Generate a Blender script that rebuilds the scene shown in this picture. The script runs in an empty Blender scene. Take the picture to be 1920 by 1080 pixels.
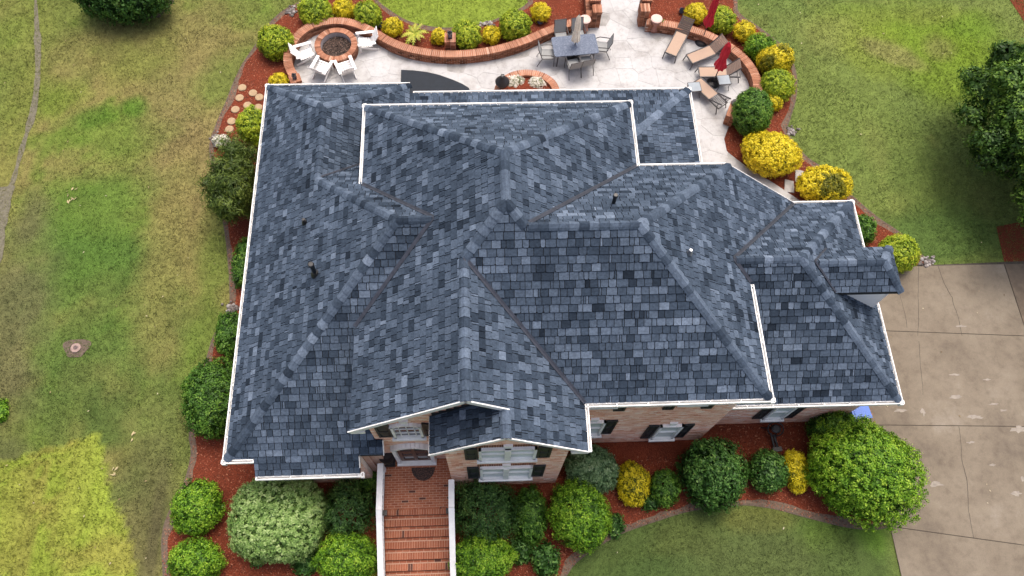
import bpy, math, random
import numpy as np
from mathutils import Vector, Matrix
from mathutils.geometry import tessellate_polygon

random.seed(7)
NR = np.random.default_rng(11)
SC = bpy.context.scene
COL = SC.collection

# ------------------------------------------------------------------ camera, sky, sun, exposure
RT = np.array([0.99909186, -0.03549755, 0.02356651])
UP = np.array([0.02286819, 0.91342117, 0.40637274])
FW = np.array([0.03595139, 0.40546477, -0.91340342])
CAMP = np.array([0.0, 0.0, 25.0])
FPX = 1445.64
cam_d = bpy.data.cameras.new('camera')
cam = bpy.data.objects.new('camera', cam_d)
COL.objects.link(cam)
m = Matrix.Identity(4)
for i in range(3):
    m[i][0] = RT[i]; m[i][1] = UP[i]; m[i][2] = -FW[i]; m[i][3] = CAMP[i]
cam.matrix_world = m
cam_d.sensor_width = 36.0
cam_d.lens = FPX / 1920 * 36
cam_d.clip_end = 600
SC.camera = cam

W = bpy.data.worlds.new('World'); SC.world = W; W.use_nodes = True
wt = W.node_tree; wt.nodes.clear()
SUN_EL, SUN_AZ = math.radians(70), math.radians(28)      # azimuth from +Y towards +X
sky = wt.nodes.new('ShaderNodeTexSky'); sky.sky_type = 'NISHITA'; sky.sun_disc = False
sky.sun_elevation = SUN_EL; sky.sun_rotation = SUN_AZ
sky.dust_density = 8.0; sky.air_density = 0.75; sky.ozone_density = 0.6
bg = wt.nodes.new('ShaderNodeBackground'); bg.inputs['Strength'].default_value = 0.15
wo = wt.nodes.new('ShaderNodeOutputWorld')
wt.links.new(sky.outputs[0], bg.inputs[0]); wt.links.new(bg.outputs[0], wo.inputs[0])
sd = bpy.data.lights.new('sun', 'SUN'); sd.energy = 0.6; sd.angle = math.radians(24); sd.color = (1.0, 0.95, 0.88)
so = bpy.data.objects.new('sun', sd); COL.objects.link(so)
sdir = Vector((math.sin(SUN_AZ) * math.cos(SUN_EL), math.cos(SUN_AZ) * math.cos(SUN_EL), math.sin(SUN_EL)))
so.rotation_euler = sdir.to_track_quat('Z', 'Y').to_euler()
so.location = (10, 30, 40)
SC.view_settings.view_transform = 'Standard'
SC.view_settings.look = 'None'
SC.view_settings.exposure = 0.86
SC.view_settings.gamma = 1.0
SC.view_settings.use_curve_mapping = False

# ------------------------------------------------------------------ survey helpers
def at(u, v, val=0.0, ax=2):
    """world point where the sight line of photo pixel (u,v) meets the plane axis=val"""
    d = FPX * FW + (u - 960) * RT + (540 - v) * UP
    t = (val - CAMP[ax]) / d[ax]
    return CAMP + t * d
def at2(u, v, z=0.0):
    p = at(u, v, z); return (float(p[0]), float(p[1]))
def depth(P):
    return float((np.array(P) - CAMP) @ FW)
def px(P):
    d = np.array(P, float) - CAMP; z = d @ FW
    return (960 + FPX * (d @ RT) / z, 540 - FPX * (d @ UP) / z)

def srgb(r, g, b, k=1.0):
    f = lambda c: ((c / 255 + 0.055) / 1.055) ** 2.4 if c > 10 else c / 255 / 12.92
    return (f(r) * k, f(g) * k, f(b) * k, 1.0)

# ------------------------------------------------------------------ materials
MATS = {}
def base_mat(name):
    mt = bpy.data.materials.new(name); mt.use_nodes = True
    nt = mt.node_tree
    return mt, nt, nt.nodes['Principled BSDF']
def N(nt, t, **kw):
    n = nt.nodes.new(t)
    for k, v in kw.items(): setattr(n, k, v)
    return n
def noise(nt, scale, detail=4, rough=0.6, vec=None):
    n = N(nt, 'ShaderNodeTexNoise'); n.inputs['Scale'].default_value = scale
    n.inputs['Detail'].default_value = detail; n.inputs['Roughness'].default_value = rough
    if vec is None:
        g = N(nt, 'ShaderNodeNewGeometry'); vec = g.outputs['Position']
    nt.links.new(vec, n.inputs['Vector'])
    return n
def ramp(nt, fac, stops):
    r = N(nt, 'ShaderNodeValToRGB')
    while len(r.color_ramp.elements) > 1: r.color_ramp.elements.remove(r.color_ramp.elements[-1])
    r.color_ramp.elements[0].position = stops[0][0]; r.color_ramp.elements[0].color = stops[0][1]
    for p, c in stops[1:]:
        e = r.color_ramp.elements.new(p); e.color = c
    nt.links.new(fac, r.inputs['Fac'])
    return r
def mixc(nt, a, b, fac, mode='MIX'):
    x = N(nt, 'ShaderNodeMix', data_type='RGBA', blend_type=mode)
    def put(sock, val):
        if hasattr(val, 'is_linked') or hasattr(val, 'links'): nt.links.new(val, sock)
        elif isinstance(val, (int, float)): sock.default_value = val
        else: sock.default_value = val
    put(x.inputs[0], fac); put(x.inputs[6], a); put(x.inputs[7], b)
    return x.outputs[2]
def maprange(nt, v, a, b, c, d):
    r = N(nt, 'ShaderNodeMapRange'); r.inputs[1].default_value = a; r.inputs[2].default_value = b
    r.inputs[3].default_value = c; r.inputs[4].default_value = d
    nt.links.new(v, r.inputs[0]); return r.outputs[0]
def bump(nt, h, strength, dist, bs):
    b = N(nt, 'ShaderNodeBump'); b.inputs['Strength'].default_value = strength; b.inputs['Distance'].default_value = dist
    nt.links.new(h, b.inputs['Height']); nt.links.new(b.outputs[0], bs.inputs['Normal'])

def plain(name, c, rough=0.6, var=0.18, sc=9.0, metal=0.0, spec=0.5, bm=0.0):
    if name in MATS: return MATS[name]
    mt, nt, bs = base_mat(name)
    n = noise(nt, sc, 5, 0.65)
    k = maprange(nt, n.outputs[0], 0.3, 0.7, 1 - var, 1 + var)
    cc = N(nt, 'ShaderNodeCombineColor')
    for i in range(3): nt.links.new(k, cc.inputs[i])
    nt.links.new(mixc(nt, c, cc.outputs[0], 1.0, 'MULTIPLY'), bs.inputs['Base Color'])
    bs.inputs['Roughness'].default_value = rough; bs.inputs['Metallic'].default_value = metal
    bs.inputs['Specular IOR Level'].default_value = spec
    if bm: bump(nt, noise(nt, sc * 6, 3).outputs[0], bm, 0.01, bs)
    MATS[name] = mt; return mt

def shaded(name, stops, rough=0.75, var=0.2, sc=30.0, spec=0.4, bm=0.0, big=0.0, bigsc=0.6):
    """colour by the per-piece 'shade' attribute, with fine grain on top"""
    if name in MATS: return MATS[name]
    mt, nt, bs = base_mat(name)
    a = N(nt, 'ShaderNodeAttribute', attribute_name='shade')
    r = ramp(nt, a.outputs['Fac'], stops)
    n = noise(nt, sc, 5, 0.7)
    k = maprange(nt, n.outputs[0], 0.3, 0.7, 1 - var, 1 + var)
    if big:
        n2 = noise(nt, bigsc, 3, 0.6)
        k2 = maprange(nt, n2.outputs[0], 0.3, 0.7, 1 - big, 1 + big)
        mm = N(nt, 'ShaderNodeMath', operation='MULTIPLY'); nt.links.new(k, mm.inputs[0]); nt.links.new(k2, mm.inputs[1]); k = mm.outputs[0]
    cc = N(nt, 'ShaderNodeCombineColor')
    for i in range(3): nt.links.new(k, cc.inputs[i])
    nt.links.new(mixc(nt, r.outputs[0], cc.outputs[0], 1.0, 'MULTIPLY'), bs.inputs['Base Color'])
    bs.inputs['Roughness'].default_value = rough; bs.inputs['Specular IOR Level'].default_value = spec
    if bm: bump(nt, n.outputs[0], bm, 0.01, bs)
    MATS[name] = mt; return mt

def leafmat(name, stops, trans=0.25):
    if name in MATS: return MATS[name]
    mt, nt, bs = base_mat(name)
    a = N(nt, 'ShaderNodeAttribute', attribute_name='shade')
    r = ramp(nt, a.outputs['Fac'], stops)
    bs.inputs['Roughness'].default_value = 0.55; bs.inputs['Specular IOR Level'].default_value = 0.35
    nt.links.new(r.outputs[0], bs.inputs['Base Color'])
    tr = N(nt, 'ShaderNodeBsdfTranslucent'); nt.links.new(r.outputs[0], tr.inputs[0])
    mx = N(nt, 'ShaderNodeMixShader'); mx.inputs[0].default_value = trans
    nt.links.new(bs.outputs[0], mx.inputs[1]); nt.links.new(tr.outputs[0], mx.inputs[2])
    out = [n for n in nt.nodes if n.type == 'OUTPUT_MATERIAL'][0]
    nt.links.new(mx.outputs[0], out.inputs[0])
    MATS[name] = mt; return mt

SHINGLE = shaded('slate_blue_shingle', [(0, (.008, .0125, .020, 1)), (.25, (.028, .041, .061, 1)), (.5, (.053, .074, .106, 1)), (.75, (.094, .125, .172, 1)), (1, (.155, .198, .262, 1))],
                 rough=0.95, var=0.36, sc=15, spec=0.1, bm=0.3, big=0.10, bigsc=0.9)
DECK = plain('bitumen_underlay', (.012, .014, .018, 1), 0.9)
FLASH = plain('valley_metal', (.05, .056, .074, 1), 0.5, 0.25, 6, 0.3)
WHITE = plain('white_paint', (.76, .76, .745, 1), 0.5, 0.13, 3)
BRICK = shaded('facade_brick', [(0, (.55, .22, .14, 1)), (.35, (.74, .395, .275, 1)), (.7, (.83, .55, .42, 1)), (1, (.86, .70, .59, 1))], 0.85, 0.15, 40, 0.25, 0.2, 0.08, 1.2)
MORTAR = plain('pale_mortar', (.82, .71, .61, 1), 0.95, 0.15, 12)
STEPBRICK = shaded('step_brick', [(0, (.045, .03, .025, 1)), (.06, (.2, .055, .03, 1)), (.5, (.32, .105, .052, 1)), (1, (.43, .18, .10, 1))], 0.8, 0.2, 30, 0.3, 0.2, 0.15, 2.0)
STEPMORTAR = plain('step_mortar', (.50, .31, .22, 1), 0.95, 0.2, 12)
WALLBRICK = shaded('garden_brick', [(0, (.10, .045, .028, 1)), (.4, (.24, .10, .055, 1)), (.75, (.38, .18, .11, 1)), (1, (.50, .31, .22, 1))], 0.85, 0.25, 30, 0.25, 0.2, 0.15, 2.0)
WALLMORTAR = plain('garden_mortar', (.46, .37, .31, 1), 0.95, 0.25, 10)
BLACK = plain('black_metal', (.012, .012, .014, 1), 0.45, 0.2, 20)
SHUTTER = plain('black_shutter', (.014, .016, .02, 1), 0.55, 0.2, 10)
GLASS = plain('window_glass', (.03, .035, .04, 1), 0.05, 0.1, 2, 0, 0.8)
BLIND = plain('window_blind', (.45, .52, .50, 1), 0.25, 0.06, 3, 0, 0.6)
TRUNK = plain('bark', (.10, .07, .045, 1), 0.9, 0.35, 18, bm=0.5)

# ------------------------------------------------------------------ mesh builder
class MB:
    def __init__(s): s.v = []; s.f = []; s.s = []
    def add(s, verts, faces, sh=0.5):
        b = len(s.v); s.v += [tuple(map(float, p)) for p in verts]
        for f in faces: s.f.append([b + i for i in f]); s.s.append(sh)
        return s
    def box(s, c, size, rz=0.0, sh=0.5, M=None):
        hx, hy, hz = size[0] / 2, size[1] / 2, size[2] / 2
        pts = [Vector((x, y, z)) for z in (-hz, hz) for x, y in ((-hx, -hy), (hx, -hy), (hx, hy), (-hx, hy))]
        R = M if M is not None else Matrix.Rotation(rz, 3, 'Z')
        pts = [R @ p + Vector(c) for p in pts]
        return s.add(pts, [(3, 2, 1, 0), (4, 5, 6, 7), (0, 1, 5, 4), (1, 2, 6, 5), (2, 3, 7, 6), (3, 0, 4, 7)], sh)
    def bar(s, p, q, w, h, sh=0.5, up=(0, 0, 1)):
        p, q = Vector(p), Vector(q); d = q - p; L = d.length; d.normalize()
        u = Vector(up); r = d.cross(u)
        if r.length < 1e-4: r = d.cross(Vector((1, 0, 0)))
        r.normalize(); u = r.cross(d)
        M = Matrix((d, r, u)).transposed()
        return s.box((p + q) / 2, (L, w, h), sh=sh, M=M)
    def tube(s, p, q, r0, r1=None, n=8, sh=0.5, caps=True):
        r1 = r0 if r1 is None else r1
        p, q = Vector(p), Vector(q); d = (q - p).normalized()
        a = d.orthogonal().normalized(); b = d.cross(a)
        vs = []
        for c, r in ((p, r0), (q, r1)):
            for i in range(n):
                t = 2 * math.pi * i / n
                vs.append(c + (a * math.cos(t) + b * math.sin(t)) * r)
        fs = [(i, (i + 1) % n, n + (i + 1) % n, n + i) for i in range(n)]
        if caps: fs += [tuple(range(n))[::-1], tuple(range(n, 2 * n))]
        return s.add(vs, fs, sh)
    def path(s, pts, r, n=6, sh=0.5):
        for a, b in zip(pts[:-1], pts[1:]): s.tube(a, b, r, r, n, sh)
        return s
    def lathe(s, prof, c=(0, 0, 0), n=20, sh=0.5, flute=0.0):
        vs = []
        for r, z in prof:
            for i in range(n):
                t = 2 * math.pi * i / n; rr = r * (1 + (flute if i % 2 else -flute))
                vs.append((c[0] + rr * math.cos(t), c[1] + rr * math.sin(t), c[2] + z))
        fs = []
        for k in range(len(prof) - 1):
            for i in range(n):
                fs.append((k * n + i, k * n + (i + 1) % n, (k + 1) * n + (i + 1) % n, (k + 1) * n + i))
        fs += [tuple(range(n))[::-1], tuple((len(prof) - 1) * n + i for i in range(n))]
        return s.add(vs, fs, sh)
    def prism(s, poly, dz, sh=0.5, d=(0, 0, -1)):
        n = len(poly); off = np.array(d, float) * dz
        top = [np.array(p, float) for p in poly]; bot = [p + off for p in top]
        tri = tessellate_polygon([[Vector(p) for p in top]])
        fs = []
        a = sum(((top[i][0] * top[(i + 1) % n][1] - top[(i + 1) % n][0] * top[i][1]) for i in range(n)))
        for t in tri:
            v0, v1, v2 = [Vector(top[i]) for i in t]
            t = tuple(t) if (v1 - v0).cross(v2 - v0).z > 0 else tuple(t)[::-1]
            fs.append(t); fs.append(tuple(n + i for i in t[::-1]))
        for i in range(n):
            j = (i + 1) % n
            fs.append((i, n + i, n + j, j) if a > 0 else (j, n + j, n + i, i))
        return s.add(top + bot, fs, sh)
    def build(s, name, mat, parent=None, off=(0, 0, 0), center=False, smooth=False):
        V = np.array(s.v) - np.array(off)
        c = np.zeros(3)
        if center: c = (V.min(0) + V.max(0)) / 2; V = V - c
        me = bpy.data.meshes.new(name)
        me.from_pydata(V.tolist(), [], s.f)
        a = me.attributes.new('shade', 'FLOAT', 'FACE'); a.data.foreach_set('value', np.array(s.s, dtype=np.float32))
        if smooth: me.shade_smooth()
        me.materials.append(mat)
        o = bpy.data.objects.new(name, me); COL.objects.link(o); o.location = c
        if parent is not None: o.parent = parent
        return o

def fast_mesh(name, V, k, mat, shade=None, col=None, parent=None, loc=(0, 0, 0)):
    """V: (n*k,3) array, every k vertices one face"""
    n = len(V) // k
    me = bpy.data.meshes.new(name)
    me.vertices.add(len(V)); me.vertices.foreach_set('co', np.asarray(V, np.float32).ravel())
    me.loops.add(n * k); me.loops.foreach_set('vertex_index', np.arange(n * k, dtype=np.int32))
    me.polygons.add(n); me.polygons.foreach_set('loop_start', np.arange(0, n * k, k, dtype=np.int32))
    if shade is not None:
        a = me.attributes.new('shade', 'FLOAT', 'FACE'); a.data.foreach_set('value', np.asarray(shade, np.float32))
    if col is not None:
        a = me.attributes.new('tint', 'FLOAT_COLOR', 'FACE'); a.data.foreach_set('color', np.c_[col, np.ones(len(col))].astype(np.float32).ravel())
    me.update(calc_edges=True); me.validate()
    me.materials.append(mat)
    o = bpy.data.objects.new(name, me); COL.objects.link(o); o.location = loc
    if parent is not None: o.parent = parent
    return o

def tag(o, label=None, cat=None, group=None, kind=None):
    if label: o['label'] = label
    if cat: o['category'] = cat
    if group: o['group'] = group
    if kind: o['kind'] = kind
    return o
def empty(name, loc, label, cat, group=None, rz=0.0):
    o = bpy.data.objects.new(name, None); COL.objects.link(o)
    o.location = loc; o.rotation_euler = (0, 0, rz); o.empty_display_size = 0.3
    return tag(o, label, cat, group)
def copy_tree(o, parent=None):
    c = o.copy(); COL.objects.link(c)
    if parent is not None: c.parent = parent
    for ch in list(o.children): copy_tree(ch, c)
    return c

def fbm(x, y, sc, seed, octv=4):
    x = np.asarray(x, float) * sc; y = np.asarray(y, float) * sc
    tot = 0; amp = 1; norm = 0
    for o in range(octv):
        xi = np.floor(x).astype(np.int64); yi = np.floor(y).astype(np.int64); fx = x - xi; fy = y - yi
        fx = fx * fx * (3 - 2 * fx); fy = fy * fy * (3 - 2 * fy)
        def h(a, b):
            q = (a * 374761393 + b * 668265263 + (seed + o * 17) * 974634777) & 0xffffffff
            q = ((q ^ (q >> 13)) * 1274126177) & 0xffffffff
            return ((q ^ (q >> 16)) & 0xffff) / 65535.0
        v = (h(xi, yi) * (1 - fx) + h(xi + 1, yi) * fx) * (1 - fy) + (h(xi, yi + 1) * (1 - fx) + h(xi + 1, yi + 1) * fx) * fy
        tot = tot + amp * v; norm += amp; amp *= 0.55; x = x * 2.03 + 11.3; y = y * 2.03 + 5.7
    return tot / norm
def inpoly(x, y, poly):
    x = np.asarray(x); y = np.asarray(y); ins = np.zeros(x.shape, bool); n = len(poly)
    for i in range(n):
        x0, y0 = poly[i][:2]; x1, y1 = poly[(i + 1) % n][:2]
        c = ((y0 > y) != (y1 > y)) & (x < (x1 - x0) * (y - y0) / (y1 - y0 + 1e-12) + x0)
        ins ^= c
    return ins
def catmull(P, step, closed=False):
    P = [np.array(p, float) for p in P]; n = len(P); out = []
    rng = range(n) if closed else range(n - 1)
    for i in rng:
        g = (lambda k: P[k % n]) if closed else (lambda k: P[min(max(k, 0), n - 1)])
        p0, p1, p2, p3 = g(i - 1), g(i), g(i + 1), g(i + 2)
        m = max(1, int(np.linalg.norm(p2 - p1) / step))
        for j in range(m):
            t = j / m
            out.append(0.5 * (2 * p1 + (p2 - p0) * t + (2 * p0 - 5 * p1 + 4 * p2 - p3) * t * t + (3 * p1 - p0 - 3 * p2 + p3) * t ** 3))
    if not closed: out.append(P[-1])
    return out
def resample(pts, step):
    pts = np.array(pts); d = np.r_[0, np.cumsum(np.linalg.norm(np.diff(pts, axis=0), axis=1))]
    n = max(2, int(round(d[-1] / step)) + 1); t = np.linspace(0, d[-1], n)
    return np.c_[[np.interp(t, d, pts[:, i]) for i in range(pts.shape[1])]].T
def clip_half(poly, n, c):
    """keep the part of 2D poly with p.n <= c"""
    out = []
    for i in range(len(poly)):
        a, b = poly[i], poly[(i + 1) % len(poly)]
        da, db = a[0] * n[0] + a[1] * n[1] - c, b[0] * n[0] + b[1] * n[1] - c
        if da <= 0: out.append(a)
        if (da < 0 < db) or (db < 0 < da):
            t = da / (da - db); out.append((a[0] + (b[0] - a[0]) * t, a[1] + (b[1] - a[1]) * t))
    return out
def area2(p):
    return 0.5 * sum(p[i][0] * p[(i + 1) % len(p)][1] - p[(i + 1) % len(p)][0] * p[i][1] for i in range(len(p)))
def clean(p, eps=0.004):
    o = []
    for q in p:
        if not o or abs(q[0] - o[-1][0]) + abs(q[1] - o[-1][1]) > eps: o.append(q)
    while len(o) > 1 and abs(o[0][0] - o[-1][0]) + abs(o[0][1] - o[-1][1]) <= eps: o.pop()
    return o
#@@PART2
# ------------------------------------------------------------------ THE GROUND
BED_PX = [(310, 1110), (305, 1010), (318, 960), (345, 910), (360, 850), (357, 800), (392, 660), (408, 618), (430, 578), (432, 540), (428, 480), (422, 430), (402, 330),
          (394, 275), (406, 235), (425, 190), (441, 150), (457, 118), (480, 85), (503, 48), (530, 22), (562, 5), (600, -12), (690, -8), (718, 12), (760, 38), (808, 51),
          (852, 53), (900, 47), (936, 35), (970, 20), (992, 4), (1004, -30), (1340, -30), (1385, 25), (1420, 50), (1450, 73), (1478, 100), (1492, 140), (1492, 180), (1480, 225), (1476, 250),
          (1512, 295), (1545, 318), (1602, 372), (1640, 405), (1690, 440), (1722, 474), (1748, 496)]
BED_FRONT_PX = [(1668, 985), (1640, 992), (1580, 986), (1500, 966), (1440, 951), (1380, 946), (1300, 956), (1230, 976), (1160, 1002), (1110, 1032), (1072, 1062), (1045, 1110)]
bed_back = catmull([at2(*p) for p in BED_PX], 0.25)
bed_front = catmull([at2(*p) for p in BED_FRONT_PX], 0.25)
bed = [tuple(p) for p in bed_back] + [at2(1648, 499), (12.9, 9.0), (12.9, 4.2)] + [tuple(p) for p in bed_front]
DRIVE_X = 12.62

def blob(x, y, u, v, rx, ry, rot=0.0, seed=3, soft=0.5, rag=0.5):
    c = at2(u, v); d = depth((c[0], c[1], 0)) / FPX
    dx, dy = x - c[0], y - c[1]
    co, si = math.cos(rot), math.sin(rot)
    a, b = (dx * co + dy * si) / (rx * d), (-dx * si + dy * co) / (ry * d * 1.15)
    r = np.sqrt(a * a + b * b) + (fbm(x, y, 0.55, seed, 4) - 0.5) * 2 * rag
    return np.clip((1 - r) / soft + 0.5, 0, 1)
SOD = [at2(*p) for p in [(-60, 885), (0, 868), (100, 840), (183, 812), (190, 828), (200, 880), (205, 930), (232, 985), (252, 1040), (262, 1100), (-90, 1110)]]
LGAIN = np.array([.93, 1.02, .76])
def lawn_color(x, y):
    x = np.asarray(x, float); y = np.asarray(y, float)
    c = lambda *k: np.array(k)
    lo = fbm(x, y, 0.22, 1, 4); mid = fbm(x, y, 0.9, 2, 4); hi = fbm(x, y, 3.5, 5, 3)
    col = np.ones(x.shape + (3,)) * c(.115, .135, .035)
    def mixin(w, k): 
        nonlocal col
        w = np.clip(w, 0, 1)[..., None]; col = col * (1 - w) + np.array(k) * w
    left = np.clip((-5.5 - x) / 3, 0, 1); right = np.clip((x - 8) / 3, 0, 1); front = np.clip((6 - y) / 2, 0, 1)
    # left lawn: olive, worn brown, green
    mixin(left, (.124, .14, .042))
    mixin(left * np.clip((lo - .42) * 5, 0, 1) * .8, (.20, .155, .072))
    mixin(left * np.clip((mid - .58) * 6, 0, 1) * .7, (.105, .15, .028))
    for (u, v, rx, ry, rot, k, st) in [(350, 320, 75, 290, .1, (.185, .135, .075), .9), (300, 90, 190, 80, 0, (.185, .145, .07), .8), (215, 245, 75, 60, .3, (.085, .15, .022), .75), (100, 195, 45, 40, 0, (.115, .16, .025), .8), (240, 110, 70, 40, 0, (.12, .15, .03), .5), (35, 230, 30, 160, 0, (.14, .145, .04), .6),
                                       (190, 430, 130, 100, 0, (.07, .13, .024), .8), (130, 540, 140, 120, 0, (.06, .112, .026), .8), (260, 640, 150, 90, .2, (.066, .115, .028), .8), (120, 740, 170, 70, 0, (.052, .086, .025), .85), (205, 810, 40, 35, 0, (.045, .08, .022), .8),
                                       (395, 560, 45, 190, 0, (.10, .145, .03), .75), (310, 480, 50, 150, 0, (.18, .15, .065), .7), (290, 840, 70, 110, 0, (.074, .105, .032), .8), (280, 960, 55, 90, .2, (.095, .085, .045), .85), (15, 600, 60, 170, 0, (.105, .085, .06), .7), (20, 860, 40, 40, 0, (.06, .055, .035), .7),
                                       (30, 60, 60, 90, 0, (.125, .15, .035), .6), (320, 200, 60, 60, 0, (.15, .13, .06), .5), (250, 200, 22, 18, 0, (.06, .14, .015), .8), (170, 225, 40, 22, .2, (.07, .14, .02), .7), (420, 130, 40, 60, 0, (.105, .14, .035), .7), (290, 1010, 16, 80, 0, (.075, .062, .04), .9)]:
        mixin(blob(x, y, u, v, rx, ry, rot, int(u + v), .9, .95) * st * .88, k)
    # right lawn
    mixin(right, (.120, .145, .046))
    mixin(right * np.clip((lo - .45) * 5, 0, 1) * .7, (.098, .132, .042))
    mixin(right * np.clip((mid - .6) * 6, 0, 1) * .6, (.14, .152, .052))
    for (u, v, rx, ry, rot, k, st) in [(1700, 60, 170, 60, -.2, (.125, .18, .022), .85), (1800, 120, 110, 70, 0, (.12, .17, .02), .8), (1560, 60, 80, 50, 0, (.165, .17, .06), .7), (1640, 90, 60, 50, .5, (.15, .18, .03), .5), (1680, 105, 60, 18, -.6, (.19, .165, .08), .7), (1640, 270, 25, 50, 0, (.17, .16, .065), .6), (1760, 90, 30, 26, 0, (.15, .13, .06), .6),
                                       (1740, 360, 60, 90, .2, (.085, .115, .034), .75), (1770, 445, 110, 50, 0, (.062, .10, .03), .85), (1600, 240, 90, 90, 0, (.118, .15, .045), .6), (1740, 30, 120, 20, 0, (.14, .15, .04), .5), (1820, 50, 60, 30, 0, (.105, .165, .02), .7)]:  # darkest oval, below the tree: tree shade put into the turf colour
        mixin(blob(x, y, u, v, rx, ry, rot, int(u + v), .7, .5) * st, k)
    # lawn behind the patio, brighter; lawn in front, cooler
    mixin(blob(x, y, 830, 0, 170, 70, 0, 9, .3, .1), (.165, .205, .035))
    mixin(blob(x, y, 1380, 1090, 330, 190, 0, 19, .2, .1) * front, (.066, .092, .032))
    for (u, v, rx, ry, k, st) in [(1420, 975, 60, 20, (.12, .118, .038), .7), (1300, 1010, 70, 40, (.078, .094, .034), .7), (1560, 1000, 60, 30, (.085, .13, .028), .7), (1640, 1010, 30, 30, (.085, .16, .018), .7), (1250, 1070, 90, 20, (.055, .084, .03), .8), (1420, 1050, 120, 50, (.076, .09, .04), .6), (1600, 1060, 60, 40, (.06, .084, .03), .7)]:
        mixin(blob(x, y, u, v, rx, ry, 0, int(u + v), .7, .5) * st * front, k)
    # square of newer, yellower turf
    ins = inpoly(x + (fbm(x, y, 3, 33, 3) - .5) * .35, y + (fbm(x, y, 3, 44, 3) - .5) * .35, SOD)
    st = fbm(x * 1.0, y * .35, 1.6, 77, 4)
    sc = c(.20, .235, .042)[None] * (0.75 + 0.5 * st)[..., None] if x.ndim == 1 else c(.20, .235, .042) * (0.75 + 0.5 * st)[..., None]
    bw = np.clip((fbm(x, y, .8, 21, 4) - .5) * 5, 0, 1)[..., None] * .7
    br = np.clip(1 - np.abs(x - at2(60, 960)[0]) / 2.2, 0, 1)[..., None] * .55 * (st > .45)[..., None]
    sc = sc * (1 - bw) + c(.235, .2, .06) * bw
    sc = sc * (1 - br) + c(.175, .13, .05) * br
    col = np.where(ins[..., None], sc, col)
    col = col * (0.72 + 0.56 * hi)[..., None] * LGAIN
    return col

def tintmat(name, rough=0.9, grain=0.45, sc=24):
    mt, nt, bs = base_mat(name)
    a = N(nt, 'ShaderNodeAttribute', attribute_name='tint')
    n = noise(nt, sc, 5, 0.75); n2 = noise(nt, 5, 5, 0.7)
    k = maprange(nt, n.outputs[0], 0.3, 0.7, 1 - grain, 1 + grain); k2 = maprange(nt, n2.outputs[0], 0.3, 0.7, .78, 1.22)
    mm = N(nt, 'ShaderNodeMath', operation='MULTIPLY'); nt.links.new(k, mm.inputs[0]); nt.links.new(k2, mm.inputs[1])
    cc = N(nt, 'ShaderNodeCombineColor')
    for i in range(3): nt.links.new(mm.outputs[0], cc.inputs[i])
    nt.links.new(mixc(nt, a.outputs['Color'], cc.outputs[0], 1.0, 'MULTIPLY'), bs.inputs['Base Color'])
    bs.inputs['Roughness'].default_value = rough; bs.inputs['Specular IOR Level'].default_value = 0.15
    bump(nt, n.outputs[0], 0.6, 0.03, bs)
    return mt
LAWN = tintmat('turf'); BLADE = tintmat('grass_blade', .7, .15, 40)

# lawn: one fine sheet in view, a coarse skirt far out
gx = np.arange(-26, 30.01, 0.2); gy = np.arange(-2, 30.01, 0.2)
X, Y = np.meshgrid(gx, gy); Z = (fbm(X, Y, 0.8, 61, 3) - .5) * 0.03 - 0.006
Z = np.minimum(Z, 0.0)
Vg = np.c_[X.ravel(), Y.ravel(), Z.ravel()]
nx, ny = len(gx), len(gy); idx = np.arange(nx * ny).reshape(ny, nx)
Fq = np.c_[idx[:-1, :-1].ravel(), idx[:-1, 1:].ravel(), idx[1:, 1:].ravel(), idx[1:, :-1].ravel()]
Rb = 900.0
Vall = Vg; faces = Fq.tolist()
me = bpy.data.meshes.new('lawn'); me.from_pydata(Vall.tolist(), [], faces)
a = me.attributes.new('tint', 'FLOAT_COLOR', 'POINT')
cl = lawn_color(Vall[:, 0], Vall[:, 1]); a.data.foreach_set('color', np.c_[cl, np.ones(len(cl))].astype(np.float32).ravel())
me.materials.append(LAWN)
lawn = bpy.data.objects.new('lawn', me); COL.objects.link(lawn); tag(lawn, kind='structure')
x0, x1, y0, y1 = gx[0] + .1, gx[-1] - .1, gy[0] + .1, gy[-1] - .1
V = [(x0, y0, -.03), (x1, y0, -.03), (x1, y1, -.03), (x0, y1, -.03), (-Rb, -Rb, -.5), (Rb, -Rb, -.5), (Rb, Rb, -.5), (-Rb, Rb, -.5)]
me = bpy.data.meshes.new('field'); me.from_pydata(V, [], [(4, 5, 1, 0), (5, 6, 2, 1), (6, 7, 3, 2), (7, 4, 0, 3)])
a = me.attributes.new('tint', 'FLOAT_COLOR', 'POINT'); a.data.foreach_set('color', np.tile(np.array([.10, .118, .03, 1], np.float32), 8))
me.materials.append(LAWN); fld = bpy.data.objects.new('field', me); COL.objects.link(fld); tag(fld, kind='structure')

# ---- mulch bed with loose chips, soil margin
mt, nt, bs = base_mat('red_mulch')
n1 = noise(nt, 26, 6, 0.8); n2 = noise(nt, 1.1, 4, 0.65)
r1 = ramp(nt, n1.outputs[0], [(.28, (.04, .011, .007, 1)), (.45, (.125, .03, .016, 1)), (.62, (.22, .058, .03, 1)), (.8, (.35, .125, .07, 1))])
r2 = ramp(nt, n2.outputs[0], [(.35, (.8, .8, .8, 1)), (.7, (1.15, 1.05, 1.0, 1))])
nt.links.new(mixc(nt, r1.outputs[0], r2.outputs[0], 1.0, 'MULTIPLY'), bs.inputs['Base Color'])
bs.inputs['Roughness'].default_value = .95; bs.inputs['Specular IOR Level'].default_value = .1
bump(nt, n1.outputs[0], .8, .04, bs)
MULCH = mt
SOIL = plain('grey_soil', (.12, .085, .06, 1), .95, .35, 14, bm=.6)
DIRT = plain('dark_dirt', (.10, .075, .055, 1), .95, .35, 14, bm=.6)
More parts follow.
